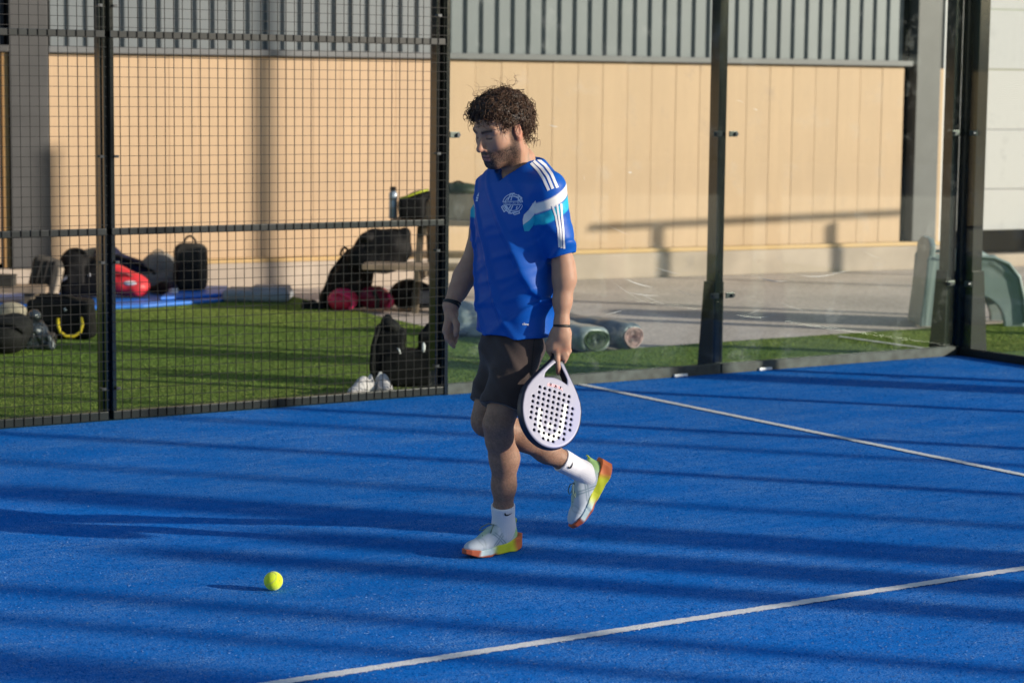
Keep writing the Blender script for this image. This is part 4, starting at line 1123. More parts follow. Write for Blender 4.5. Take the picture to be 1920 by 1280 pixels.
for q in (y*0+z-(.050+.9*(x+.02)), z-(.064+.9*(x+.02)), z-(.075-.75*(x+.03)), z-(.088-.75*(x+.03))):
    ln = np.maximum(ln, lineat(q, .0036)*sstep(np.abs(y), .026, .032)*(x < .03)*(x > -.065))
ln = np.maximum(ln, lineat(z-(.050+.02*np.sin(x*30)), .0024)*(x < -.03)*.8)
c = c*(1-0.80*ln[:, None])+np.array([.10, .18, .24])*0.80*ln[:, None]
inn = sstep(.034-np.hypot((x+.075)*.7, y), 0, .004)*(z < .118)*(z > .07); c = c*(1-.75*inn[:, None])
upC = c*(1+wob(x, y, z, 260, 9)[:, None]*.06)
M_SHOE = mat('shoe_knit', (.6, .6, .7), .7, bump=.3, bscale=500, vcol=True, bdist=.001)
M_SOLE = mat('shoe_foam', (.6, .6, .1), .55, bump=.15, bscale=160, vcol=True, bdist=.002)
M_LACE = mat('lace_grey', (.13, .19, .16), .8)
M_SOCK = mat('white_sock', (.66, .66, .70), .9, bump=.3, bscale=300, bdist=.001)
M_BLK = mat('black_print', (.008, .008, .009), .6)
def shoe(name, M3, loc):
    """M3 columns: toe, left, up"""
    r = bpy.data.objects.new(name, None); COL.objects.link(r); r.parent = man; r.empty_display_size = .05
    mw = Matrix(((M3[0][0], M3[1][0], M3[2][0], loc[0]), (M3[0][1], M3[1][1], M3[2][1], loc[1]), (M3[0][2], M3[1][2], M3[2][2], loc[2]), (0, 0, 0, 1)))
    r.matrix_local = mw@Matrix.Scale(SHOE_S, 4)
    np_mesh('upper', upV, upF, M_SHOE, r, True, upC); np_mesh('sole', slV, slF, M_SOLE, r, True, slC)
    lc = MB()
    for i in range(6):
        xx = .066-.017*i; zz = .078+.0062*i+(.004 if i > 2 else 0); w = .020
        lc.tube([(xx, -w, zz-.008), (xx-.004, -w*.4, zz+.004), (xx-.008, w*.4, zz+.004), (xx-.013, w, zz-.008)], .0034, 6)
        lc.tube([(xx, w, zz-.008), (xx-.004, w*.4, zz+.005), (xx-.008, -w*.4, zz+.005), (xx-.013, -w, zz-.008)], .0034, 6)
    for sy in (-1, 1):
        lc.tube([(-.012, 0, .116), (.004, sy*.014, .124), (.030, sy*.030, .112), (.042, sy*.034, .096), (.030, sy*.024, .098), (.0, 0, .114)], .0024, 6)
    lc.build('laces', M_LACE, r, smooth=True)
    lp = MB().tube([(-.134, -.008, .112), (-.140, -.006, .126), (-.138, .0, .131), (-.140, .006, .126), (-.134, .008, .112)], .0028, 6); lp.build('heel_loop', mat('heel_loop', (.45, .55, .05), .7), r, smooth=True)
    return r
shoe('shoe', FM*1.0, fcen)
shoe('shoe', FR*1.0, rc)
def sock(name, ank, top, r0, r1, foot):
    s = Field(np.minimum(ank, top)-.09, np.maximum(ank, top)+.09, .0035)
    s.cap(foot, ank, r0*1.0, r0, k=.02); s.cap(ank, top, r0, r1, k=.02, cut=.0)
    ax = nrm(top-ank); a = nrm(np.cross(ax, (0, 1, .1))); b = np.cross(ax, a)
    def rib(x, y, z):
        px, py, pz = x-ank[0], y-ank[1], z-ank[2]
        th_ = np.arctan2(px*b[0]+py*b[1]+pz*b[2], px*a[0]+py*a[1]+pz*a[2]); return .0006*np.sin(34*th_)
    s.warp(rib)
    V, Fq = s.net(); o = np_mesh(name, V, Fq, M_SOCK, man, True)
    return o, BVHTree.FromPolygons([tuple(v) for v in V], [tuple(q) for q in Fq])
sl_o, sl_b = sock('sock', ank_l, mid(ank_l, lkn, .21), .0415, .0455, FM.T@(np.array([-.06, 0, .07])*SHOE_S)+fcen)
sr_o, sr_b = sock('sock', ank_r, mid(ank_r, rkn, .24), .0405, .0455, FR.T@(np.array([-.06, 0, .07])*SHOE_S)+rc)
def swoosh(cx, cy, s, rot):
    P = [(-1.0, -.1), (-.85, -.42), (-.72, -.45), (-.62, -.15), (-.4, .05), (.1, -.02), (1.1, -.48), (.2, .20), (-.35, .42), (-.75, .36), (-.98, .12)]
    c, q = math.cos(rot), math.sin(rot)
    return [[(cx+s*(c*x-q*y), cy+s*(q*x+c*y)) for x, y in P]]
decal('sock_logo', swoosh(952.5, 963.5, 7.2, 0), sl_b, M_BLK, sl_o, off=.0024, single=True)
decal('sock_logo', swoosh(1071, 872, 7.5, -.75), sr_b, M_BLK, sr_o, off=.0024, single=True)
# ================================================================== RACKET
rk_n = nrm([.50, -.80, .36])
rk_z = np.array([.20, .33, .92]); rk_z = nrm(rk_z-rk_n*(rk_z@rk_n)); rk_x = np.cross(rk_z, -rk_n)*1.0
rk_x = np.cross(rk_n, rk_z)*-1.0 if (np.cross(rk_n, rk_z))[0] < 0 else np.cross(rk_n, rk_z)
hand_c = HL(1045.5, 655, .014)
def rk_hw(z):
    zz = np.clip(z, -.146, 0)
    low = .128*np.sqrt(np.clip(1-np.abs(zz/.146)**2.15, 0, 1))
    upr_ = np.interp(z, [0, .03, .06, .09, .12, .15, .18, .20, .22], [.128, .1265, .119, .103, .082, .059, .037, .023, .0175])
    return np.where(z < 0, low, upr_)
RF = Field((-.145, -.035, -.16), (.145, .035, .325), .0024)
def rk_body(x, y, z):
    hwz = rk_hw(z)
    slope = np.where(z > .05, .80, np.where(z < -.05, .75, .97))
    d2 = (np.abs(x)-hwz)*slope
    # true lower end
    rr = np.sqrt((x/.128)**2+(np.minimum(z, 0)/.146)**2); d2 = np.where(z < 0, (rr-1)*.128, d2)
    d2 = np.maximum(d2, z-.31)
    th_ = np.interp(z, [-.15, .12, .19, .31], [.019, .019, .0165, .0155])
    q0 = d2+.009; q1 = np.abs(y)-th_+.009
    return np.sqrt(np.clip(q0, 0, None)**2+np.clip(q1, 0, None)**2)+np.minimum(np.maximum(q0, q1), 0)-.009
RF.op(rk_body, (-.14, -.03, -.155), (.14, .03, .32), 0)
def throat(x, y, z):
    hwz = np.interp(z, [.118, .132, .15, .18, .188], [.048, .046, .034, .010, .0])
    base = .128-.9*x*x/.05*.05
    return np.maximum(np.maximum((np.abs(x)-hwz)*.8, (.112+.012*np.cos(x*30))-z), z-.187)+0*y
RF.op(throat, (-.06, -.04, .10), (.06, .04, .19), .004, 's')
holes = []
for i in range(-5, 6):
    for j in range(-6, 6):
        x_, z_ = i*.0208, j*.0208-.012
        if (x_/.098)**2+(abs(z_+.012)/.108)**2 < 1.0 and not (abs(i) >= 4 and abs(j) >= 3): holes.append((x_, z_))
for x_, z_ in holes:
    RF.op(lambda x, y, z, x_=x_, z_=z_: np.hypot(x-x_, z-z_)-.0051+0*y, (x_-.008, -.03, z_-.008), (x_+.008, .03, z_+.008), 0, 's')
Vr, Fr_ = RF.net()
x, y, z = Vr.T
front = sstep(np.abs(y), .0150, .0178)*sstep(rk_hw(z)-np.abs(x), .006, .010)*sstep(-z, -.197, -.190)
lil = np.array([.215, .22, .31])*(1+.10*wob(x, y*0, z, 30, 51))[:, None]
grad = sstep(x-.4*z, .02, .11)[:, None]; lil = lil*(1-.45*grad)+np.array([.16, .19, .44])*.45*grad
dark = np.tile([.010, .012, .026], (len(Vr), 1))
cr_ = dark*(1-front[:, None])+lil*front[:, None]
hin = np.zeros(len(Vr))
for x_, z_ in holes: hin = np.maximum(hin, (np.hypot(x-x_, z-z_) < .0060))
hin = hin*(np.abs(y) < .0172)
cr_ = cr_*(1-hin[:, None])+np.array([.006, .006, .010])*hin[:, None]
# pale U-shaped emblem and dot low on the face
u1 = np.abs(np.hypot(x/.75, (z+.045)*1.0)-.062); 
um = ((z < -.040)*(u1 < .0125)) | ((z >= -.040)*(z < .040)*(x > 0)*(np.abs(x-.0468-.10*(z+.04)) < .0085)) | ((z >= -.040)*(z < -.008)*(x < 0)*(np.abs(x+.0468-.02*(z+.04)) < .0092))
um = um | (np.hypot(x, z+.062) < .0125)
um = um*front*(y < 0)*(1-hin)
cr_ = cr_*(1-um[:, None])+np.array([.66, .66, .66])*um[:, None]
grip = sstep(z, .186, .190); cr_ = cr_*(1-grip[:, None])+np.array([.008, .009, .016])*grip[:, None]
racket = empty('padel_racket', (G0[0], G0[1], 0), -YAW)
tag(racket, 'lilac perforated padel racket hanging from the player\'s left hand', 'racket')
org = hand_c-rk_z*.242
def R2P(V): return V[:, [0]]*rk_x+V[:, [1]]*(-rk_n)+V[:, [2]]*rk_z+org
flip = np.linalg.det(np.array([rk_x, -rk_n, rk_z])) < 0
M_RACK = mat('racket_lacquer', (.4, .4, .6), .42, spec=.4, vcol=True)
rkb = np_mesh('blade', R2P(Vr), Fr_[:, ::-1] if flip else Fr_, M_RACK, racket, True, cr_)
g = MB()
for i in range(14):
    t = i/13; zc = .196+t*.108; g.tube([tuple(R2P(np.array([[.0175*math.cos(a), .0158*math.sin(a), zc+.004*a/6.28]]))[0]) for a in np.linspace(0, 6.28, 13)], .0018, 5)
g.build('grip_wrap', mat('grip_black', (.010, .010, .014), .7), racket, smooth=True)
tv = []; tf = []
for q in text_polys('ELEKTRA', 0, 0, .0150, 0, 1.1, .02):
    n0 = len(tv)
    for a, b in q:
        zz = .092-b-4.0*a*a; tv.append(R2P(np.array([[a, -.0195, zz]]))[0])
    tf.append(tuple(range(n0, n0+len(q))))
mesh('lettering', tv, tf, mat('pink_lettering', (.72, .38, .42), .5), racket)
cd = MB().tube([tuple(p) for p in (R2P(np.array([[0, 0, .308]]))[0], R2P(np.array([[.012, -.01, .318]]))[0], HL(1056, 622, .02), HL(1056, 616, .03))], .0022, 6)
cd.build('wrist_cord', M_BAND, racket, smooth=True)

# ================================================================== BALL
bc = gnd(512.5, 1106.5); rb_ = .0330
ball = empty('tennis_ball', (bc[0], bc[1], 0.0)); tag(ball, 'fluorescent yellow felt ball lying on the blue court', 'ball')
bm = bmesh.new(); bmesh.ops.create_icosphere(bm, subdivisions=5, radius=rb_)
# seam curve
A_, B_ = .75, .25
sm = []
for i in range(160):
    t = 2*math.pi*i/160; p = np.array([A_*math.cos(t)+B_*math.cos(3*t), A_*math.sin(t)-B_*math.sin(3*t), 2*math.sqrt(A_*B_)*math.sin(2*t)])
    sm.append(p/np.linalg.norm(p))
sm = np.array(sm)
_rx = Matrix.Rotation(math.radians(-38), 3, 'Z')@Matrix.Rotation(math.radians(62), 3, 'Y')@Matrix.Rotation(math.radians(20), 3, 'X')
sm = sm@np.array(_rx).T
for v in bm.verts:
    d = np.array(v.co.normalized()); dist = np.min(np.linalg.norm(sm-d, axis=1))
    v.co = v.co*(1-.045*math.exp(-(dist/.05)**2)+.004*random.uniform(-1, 1))
me = bpy.data.meshes.new('felt'); bm.to_mesh(me); bm.free()
fo = link('felt', me, mat('yellow_felt', (.56, .70, .014), .95, bump=.6, bscale=900, vary=.12, vscale=90, sheen=.3, bdist=.002), ball, True); fo.location = (0, 0, rb_+.001)
so2 = MB().tube([tuple(p*rb_*.972) for p in np.concatenate([sm, sm[:2]])], .0011, 6, cap=False).build('seam', mat('ball_seam', (.42, .46, .16), .8), ball, smooth=True); so2.location = (0, 0, rb_+.001)
# small worn print on the side toward the camera
vd = nrm(CAM-bc); sr = nrm(np.cross((0, 0, 1), vd)); su = np.cross(vd, sr)
pr = MB()
for a, b in (((.020, .002), (.024, .005)), ((.024, .005), (.0225, .0)), ((.021, .000), (.0245, -.004)), ((.0225, -.005), (.024, -.009)), ((.019, -.003), (.0225, .0015))):
    P = []
    for q in (a, b):
        dd = vd*math.sqrt(max(1e-6, rb_**2-q[0]**2-q[1]**2))+sr*q[0]+su*q[1]; P.append(tuple(dd*1.004))
    pr.tube(P, .0005, 5)
pr.build('print', mat('ball_print', (.05, .06, .02), .8), ball).location = (0, 0, rb_+.001)
# ================================================================== THINGS BEHIND THE FENCE
def spot(px, py, z=0.0):
    P = gnd(px, py, z); k = FPX/((P-CAM)@_F); return P, k
class Prop:
    """a thing standing on the ground at picture point (px,py); local x = to the right, y = away, z = up"""
    def __init__(s, name, label, cat, px, py, z=-0.012, group=None, rz=0.0):
        P, s.k = spot(px, py, z); s.px, s.py = px, py
        s.o = empty(name, tuple(P), -YAW+rz); tag(s.o, label, cat, group); s.rz = rz
    def X(s, px): return (px-s.px)/s.k
    def Z(s, py): return (s.py-py)/s.k
    def soft(s, name, prims, m, noise=.006, nf=28, seed=1, h=.007, parent=None, floor=True):
        """prims: (kind, args...) in local metres, joined into one soft body"""
        pts = []
        for p in prims:
            if p[0] == 'e': pts += [np.array(p[1])-max(p[2]), np.array(p[1])+max(p[2])]
            elif p[0] == 'b': pts += [np.array(p[1])-np.linalg.norm(p[2]), np.array(p[1])+np.linalg.norm(p[2])]
            elif p[0] == 'c': R_ = max(p[3], p[4]); pts += [np.minimum(p[1], p[2])-R_, np.maximum(p[1], p[2])+R_]
        lo_ = np.min(pts, 0)-.04; hi_ = np.max(pts, 0)+.04
        F_ = Field(lo_, hi_, h)
        for p in prims:
            mode = 's' if p[-1] == 'cut' else 'u'
            if p[0] == 'e': F_.ell(p[1], p[2], M=p[3] if len(p) > 3 and p[3] is not None and not isinstance(p[3], str) else None, k=.03, mode=mode)
            elif p[0] == 'b': F_.rbox(p[1], p[2], p[3], M=p[4] if len(p) > 4 and not isinstance(p[4], str) else None, k=.02, mode=mode)
            elif p[0] == 'c': F_.cap(p[1], p[2], p[3], p[4], k=.02, mode=mode)
        if noise:
            F_.warp(lambda x, y, z: noise*wob(x, y, z, nf, seed)+noise*.5*np.abs(wob(x, y, z, nf*2.3, seed+9)))
        if floor: F_.op(lambda x, y, z: .002-z+0*x+0*y, lo_, hi_, 0, 'i')
        V, Fq = F_.net()
        return np_mesh(name, V, Fq, m, parent or s.o, True)
    def tube(s, name, pts, r, m, parent=None, n=8): return MB().tube(pts, r, n).build(name, m, parent or s.o, smooth=True)
def rotY(a): c, q = math.cos(a), math.sin(a); return [(c, 0, -q), (0, 1, 0), (q, 0, c)]
def arcp(x0, x1, z, h, y, n=9, y1=None):
    y1 = y if y1 is None else y1
    return [(x0+(x1-x0)*i/(n-1), y+(y1-y)*i/(n-1), z+h*math.sin(math.pi*i/(n-1))**.6) for i in range(n)]
def zip_line(pts): return pts

M_BLKF = mat('black_nylon', (.004, .004, .0045), .7, spec=.2, bump=.3, bscale=160, vary=.3, vscale=20)
M_BLKF2 = mat('charcoal_nylon', (.012, .0115, .0115), .75, spec=.2, bump=.3, bscale=160, vary=.3, vscale=20)
M_GREYB = mat('grey_backpack_cloth', (.036, .034, .030), .8, spec=.2, bump=.4, bscale=200, vary=.25, vscale=14)
M_STRIPE = mat('striped_grey_cloth', (.055, .050, .044), .8, spec=.2, bump=.4, bscale=200, vary=.35, vscale=20)
M_NAVY2 = mat('navy_nylon', (.010, .012, .036), .7, spec=.2, bump=.3, bscale=160, vary=.3, vscale=20)
M_RED = mat('red_nylon', (.50, .020, .028), .5, bump=.25, bscale=120, vary=.2, vscale=14)
M_PINK = mat('magenta_nylon', (.55, .016, .085), .5, bump=.25, bscale=120, vary=.25, vscale=14)
M_YEL = mat('yellow_webbing', (.62, .45, .015), .7)
M_WHT = mat('white_rubber', (.70, .69, .68), .6, bump=.2, bscale=90)
M_MAT = mat('blue_mat_vinyl', (.006, .13, .52), .5, vary=.15, vscale=5)
M_GMAT = mat('grey_foam_pad', (.22, .24, .27), .75, vary=.15, vscale=8)
M_WOOD = mat('weathered_wood', (.27, .20, .135), .75, bump=.5, bscale=60, vary=.35, vscale=9)
M_WOODD = mat('dark_treated_wood', (.10, .078, .050), .75, bump=.5, bscale=60, vary=.35, vscale=9)
M_CARD = mat('cardboard', (.42, .30, .19), .8, vary=.12, vscale=9)
M_TAN = mat('tan_cloth', (.33, .27, .20), .8, bump=.4, bscale=90, vary=.25, vscale=12)
M_LOGO = mat('pale_logo', (.60, .60, .62), .6)

# blue mat on the turf against the plinth
c = [gnd(-60, 590, -.012), gnd(270, 578, -.012), gnd(425, 566, -.012), gnd(440, 549, -.012), gnd(300, 547, -.012), gnd(-60, 560, -.012)]
cm = np.mean(c, 0); mt = empty('gym_mat', tuple(cm)); tag(mt, 'bright blue mat spread on the turf under the row of bags', 'mat')
MB().prism([(p[0]-cm[0], p[1]-cm[1]) for p in c][::-1], .001, .030).build('pad', M_MAT, mt, bevel=.010, smooth=True)
MB().prism([(p[0]-cm[0], p[1]-cm[1]) for p in [gnd(300, 571, -.012), gnd(415, 564, -.012), gnd(428, 549, -.012), gnd(330, 549, -.012)]][::-1], .031, .062).build('folded_end', M_MAT, mt, bevel=.012, smooth=True)
p = Prop('foam_pad', 'flat grey foam pad on the turf at the right end of the blue mat', 'pad', 481, 566)
p.soft('pad', [('b', (0, .12, .05), (.27, .20, .05), .04)], M_GMAT, .004, 12)
p.soft('fold', [('b', (.10, .14, .10), (.15, .16, .02), .018)], M_GMAT, .003, 12, floor=False)

# upright grey backpack
p = Prop('backpack', 'grey backpack standing upright alone at the right end of the blue mat', 'backpack', 354, 549, .03)
b = p.soft('main_body', [('b', (0, .10, .20), (.138, .095, .20), .075)], M_GREYB, .005)
p.soft('front_pocket', [('b', (0, -.01, .14), (.10, .045, .12), .04)], M_BLKF2, .004, floor=False)
p.tube('grab_handle', arcp(-.055, .055, .385, .075, .08), .009, M_BLKF)
for sx in (-1, 1): p.tube('compression_strap', [(sx*.085, .0, .36), (sx*.09, -.012, .25), (sx*.092, -.012, .12), (sx*.09, .0, .02)], .013, M_GREYB)
p.tube('zip', [(-.09, -.052, .05), (-.085, -.058, .20), (0, -.06, .25), (.085, -.058, .20), (.09, -.052, .05)], .004, M_BLKF)

# pair of trainers beside it
def trainer(px, py, z, rz, label, m1, m2, sc=.9, cat='shoe', group=None):
    P, k = spot(px, py, z); r = empty('trainer', tuple(P), rz); tag(r, label, cat, group); r.scale = (sc,)*3
    np_mesh('upper', upV, upF, m1, r, True); np_mesh('sole', slV, slF, m2, r, True); return r
trainer(303, 550, .03, -YAW+2.6, 'dark trainer lying left of its pair beside the grey backpack', M_BLKF2, M_BLKF, .85)
trainer(322, 551, .03, -YAW+1.9, 'dark trainer with white sole beside the grey backpack', M_NAVY2, M_WHT, .85)

# soft grey bundle behind
p = Prop('cloth_bundle', 'soft grey-beige cloth bundle lying behind between navy bag and grey backpack', 'bundle', 295, 544, .03)
p.soft('bundle', [('e', (0, .12, .18), (.16, .11, .13)), ('e', (.08, .1, .10), (.14, .11, .12)), ('b', (0, .10, .07), (.19, .10, .07), .04)], mat('grey_beige_cloth', (.20, .19, .17), .85, bump=.4, bscale=90, vary=.3, vscale=9), .012, 22, 5)
p.tube('tie', arcp(-.06, .06, .28, .05, .08), .007, M_TAN)

# red, navy and black sports bags
p = Prop('sports_bag', 'red sports bag with a pale mark, in front of the navy bag', 'bag', 225, 557, .03)
p.soft('bag_body', [('e', (.02, .10, .10), (.18, .12, .10)), ('e', (-.05, .12, .16), (.15, .10, .10), rotY(.3)), ('e', (.12, .08, .07), (.10, .10, .075))], M_RED, .010, 22, 3)
p.soft('end_print', [('e', (.085, -.018, .115), (.055, .012, .020))], M_LOGO, .002, 30, floor=False, h=.004)
p.tube('shoulder_strap', [(-.10, .02, .20), (-.03, -.015, .20), (.05, -.01, .19), (.12, .04, .15)], .010, mat('dark_red_strap', (.16, .01, .015), .6))
p = Prop('sports_bag', 'long navy sports bag lying slanted behind the red bag', 'bag', 232, 545, .03)
p.soft('bag_body', [('c', (-.20, .22, .26), (.22, .18, .13), .095, .075), ('e', (-.16, .22, .20), (.13, .11, .17))], M_NAVY2, .010, 20, 7)
p.tube('side_strap', [(-.22, .11, .30), (-.05, .10, .27), (.12, .10, .20), (.24, .11, .15)], .011, M_BLKF)
p.soft('end_cap', [('e', (.24, .16, .12), (.04, .07, .07))], M_BLKF2, .003, 30, floor=False)
p = Prop('backpack', 'large black backpack left of the red bag on the blue mat', 'backpack', 150, 558, .03)
p.soft('main_body', [('e', (-.06, .14, .22), (.14, .12, .17)), ('b', (.02, .12, .12), (.20, .12, .12), .07), ('e', (.12, .14, .20), (.11, .10, .12))], M_BLKF, .010, 18, 2)
p.soft('pocket', [('b', (-.03, .00, .19), (.07, .03, .09), .025)], M_BLKF2, .004, floor=False)
p.tube('label_strip', [(-.145, .01, .135), (-.09, -.006, .165)], .012, M_LOGO)
p.tube('carry_strap', arcp(-.13, .05, .33, .05, .08), .012, M_BLKF2)
p.tube('side_tag', [(.072, -.002, .185), (.085, -.002, .180)], .010, M_LOGO)

# leaning striped bag
p = Prop('racket_bag', 'grey striped bag leaning back against the dark column', 'bag', 78, 562, .03)
Mx = rotY(.22)
p.soft('bag_body', [('b', (.0, .14, .16), (.12, .07, .17), .055, Mx)], M_STRIPE, .006, 16, 4)
for i in range(3): p.tube('stripe', [(-.08+.055*i, .062, .03), (-.045+.055*i, .058, .18), (-.015+.055*i, .072, .30)], .012, M_BLKF2)
p.soft('side_panel', [('b', (.10, .13, .13), (.022, .055, .12), .02, Mx)], M_TAN, .004, floor=False)

# black holdall with yellow handle
p = Prop('holdall', 'big black holdall with a yellow handle hanging down its front', 'bag', 108, 637)
p.soft('bag_body', [('b', (.0, .16, .135), (.215, .15, .135), .035), ('b', (-.05, .17, .255), (.13, .10, .035), .03, rotY(.06)), ('b', (.17, .12, .09), (.05, .11, .085), .03)], M_BLKF, .010, 18, 6)
p.tube('yellow_handle', [(.005, -.005, .145), (.012, -.032, .10), (.03, -.045, .055), (.07, -.05, .030), (.12, -.05, .032), (.165, -.045, .06), (.178, -.035, .11), (.165, -.01, .155)], .011, M_YEL)
p.tube('badge', [(.045, .028, .215), (.055, .026, .195)], .012, mat('badge_grey', (.28, .31, .34), .5))
p.tube('top_zip', [(-.17, .10, .285), (-.02, .08, .305), (.12, .09, .27)], .006, M_BLKF2)
p.soft('end_pocket', [('b', (-.17, .10, .12), (.05, .09, .085), .035)], M_BLKF2, .005, floor=False)

# glossy plastic bag, black bag and cloth at the left edge
M_FOIL = mat('crumpled_dark_plastic', (.035, .042, .050), .16, spec=.8, bump=.9, bscale=26, bdist=.02, vary=.5, vscale=14)
p = Prop('plastic_bag', 'crumpled glossy dark plastic bag in front of the holdall', 'bag', 66, 656)
p.soft('sack', [('e', (-.02, .08, .09), (.095, .08, .11)), ('b', (.02, .07, .05), (.10, .07, .06), .03), ('e', (.09, .05, .03), (.05, .05, .035))], M_FOIL, .016, 38, 8, h=.006)
p.soft('bunched_neck', [('c', (-.04, .08, .18), (-.02, .08, .215), .03, .045)], M_FOIL, .008, 50, 5, floor=False)
p = Prop('duffel_bag', 'rounded black duffel bag cut off by the left edge of the picture', 'bag', 4, 666)
p.soft('bag_body', [('e', (0, .12, .12), (.15, .14, .125)), ('e', (-.12, .14, .13), (.15, .14, .13)), ('e', (.06, .16, .17), (.11, .10, .09))], M_BLKF2, .008, 18, 9)
p.tube('carry_strap', [(-.12, -.02, .16), (-.02, -.035, .21), (.08, .0, .20), (.13, .05, .14)], .012, M_BLKF)
p = Prop('sweater', 'crumpled tan sweater behind the black duffel at the left edge', 'clothing', 14, 618)
p.soft('knit', [('e', (0, .10, .09), (.13, .09, .09)), ('e', (.09, .08, .05), (.09, .07, .05))], M_TAN, .014, 26, 10)
p.soft('sleeve', [('c', (.06, .02, .09), (.17, .0, .03), .035, .028)], M_TAN, .006, 40, 3)

# low wooden bench at the left edge
p = Prop('bench', 'low weathered wooden bench poking in at the left edge behind the bags', 'bench', 20, 578)
for i in range(3):
    MB().box((-.60, .02+.125*i, .115), (.27-.03*i, .135+.125*i, .158)).build('plank', M_WOOD, p.o, bevel=.006)
for xx in (-.45, .12):
    MB().box((xx-.03, .05, 0), (xx+.03, .11, .113)).build('leg', M_WOODD, p.o, bevel=.005)
    MB().box((xx-.03, .27, 0), (xx+.03, .33, .113)).build('leg', M_WOODD, p.o, bevel=.005)
    MB().box((xx-.028, .112, .06), (xx+.028, .268, .11)).build('cross_bar', M_WOODD, p.o, bevel=.004)
tq = empty('shoe_box', tuple(np.array(p.o.location)+XR*(-.13)+YD*.10+np.array([0, 0, .159])), -YAW); tag(tq, 'dark shoe box lying on the low bench at the left edge', 'box')
MB().box((-.13, -.03, 0), (.13, .12, .07)).build('carton', M_GREYB, tq, bevel=.006)
MB().box((-.134, -.034, .071), (.134, .124, .09)).build('lid', M_GREYB, tq, bevel=.005)

# picnic table with things on it
pt = Prop('picnic_table', 'weathered wooden picnic table behind the mesh fence post', 'table', 790, 592, rz=-.10)
LEN0, LEN1 = -.30, .82
for i in range(5):
    MB().box((LEN0, .36+.150*i, .665), (LEN1, .36+.150*i+.142, .708)).build('top_plank', M_WOOD, pt.o, bevel=.006)
for yy in (-.02, 1.27):
    for i in range(2): MB().box((LEN0-.16, yy+.142*i, .345), (LEN1+.1, yy+.142*i+.135, .388)).build('seat_plank', M_WOOD, pt.o, bevel=.006)
for xx in (LEN0+.22, LEN1-.2):
    for sy in (-1, 1):
        y0, y1 = .735+sy*.52, .735+sy*.22
        MB().add([(xx-.022, y0-.05, 0), (xx+.022, y0-.05, 0), (xx+.022, y0+.05, 0), (xx-.022, y0+.05, 0), (xx-.022, y1-.05, .66), (xx+.022, y1-.05, .66), (xx+.022, y1+.05, .66), (xx-.022, y1+.05, .66)],
                 [(0, 3, 2, 1), (4, 5, 6, 7), (0, 1, 5, 4), (1, 2, 6, 5), (2, 3, 7, 6), (3, 0, 4, 7)]).build('leg', M_WOODD, pt.o)
    MB().box((xx+.024, -.02, .262), (xx+.064, 1.49, .342)).build('seat_beam', M_WOODD, pt.o, bevel=.004)
    MB().box((xx+.024, .38, .585), (xx+.064, 1.09, .662)).build('top_beam', M_WOODD, pt.o, bevel=.004)
def on_table(px, py_, z, dy):
    """world point on the table top below picture column px"""
    o = np.array(pt.o.location); d = ray(px, py_); t = (dy-(CAM-o)@YD)/(d@YD); P = CAM+t*d; return np.array([P[0], P[1], o[2]+z])
P = on_table(737, 400, .7095, .50)
t = empty('water_bottle', tuple(P), 0); tag(t, 'clear water bottle with dark lid standing on the picnic table', 'bottle')
def lathe(prof, n=20):
    m = MB(); v = []; f = []
    for r, z in prof:
        for i in range(n): a = 2*math.pi*i/n; v.append((r*math.cos(a), r*math.sin(a), z))
    for j in range(len(prof)-1):
        for i in range(n): f.append((j*n+i, j*n+(i+1) % n, (j+1)*n+(i+1) % n, (j+1)*n+i))
    f.append(tuple(range(n-1, -1, -1))); f.append(tuple((len(prof)-1)*n+i for i in range(n))); return m.add(v, f)
M_BOT = mat('steel_blue_bottle', (.34, .40, .46), .22, metal=.3, spec=.6, vary=.2, vscale=30)
lathe([(.030, 0), (.034, .006), (.034, .13), (.031, .14), (.034, .15), (.034, .195), (.022, .215)]).build('flask', M_BOT, t, smooth=True)
lathe([(.023, .216), (.025, .222), (.025, .245), (.018, .250)]).build('lid', M_BLKF2, t, smooth=True)
P = on_table(797, 400, .7095, .62)
t = empty('cardboard_box', tuple(P), -YAW-.10); tag(t, 'brown cardboard box on the picnic table behind the fence post', 'box')
MB().box((-.09, -.12, 0), (.42, .18, .185)).build('carton', M_CARD, t, bevel=.005)
for y0, y1 in ((-.118, .028), (.032, .178)): MB().box((-.088, y0, .1865), (.418, y1, .192)).build('flap', M_CARD, t, bevel=.001)
t2 = empty('racket_case', tuple(P+np.array([0, 0, .194])+XR*.26), -YAW); tag(t2, 'dark green racket case lying on top of the cardboard box', 'case')
F_ = Field((-.22, -.16, -.02), (.22, .16, .14), .006); F_.ell((0, 0, .03), (.19, .13, .06), k=.02); F_.op(lambda x, y, z: .001-z+0*x+0*y, (-.22, -.16, -.02), (.22, .16, .14), 0, 'i')
V, Fq = F_.net(); np_mesh('case_body', V, Fq, mat('dark_green_case', (.025, .040, .020), .6, bump=.3, bscale=120), t2, True)
MB().tube(arcp(-.05, .05, .07, .03, -.06), .006, 6).build('handle', M_BLKF, t2, smooth=True)
P = on_table(772, 400, .7095, .44)
t = empty('kit_bag', tuple(P), -YAW); tag(t, 'small black kit bag with lime trim on the picnic table', 'bag')
F_ = Field((-.16, -.12, -.02), (.18, .16, .26), .006); F_.rbox((0, .02, .085), (.105, .09, .085), .04); F_.ell((.05, .02, .17), (.11, .08, .05), M=rotY(-.3), k=.03)
F_.warp(lambda x, y, z: .006*wob(x, y, z, 26, 3)); F_.op(lambda x, y, z: .001-z+0*x+0*y, (-.16, -.12, -.02), (.18, .16, .26), 0, 'i')
V, Fq = F_.net(); np_mesh('bag_body', V, Fq, M_BLKF, t, True)
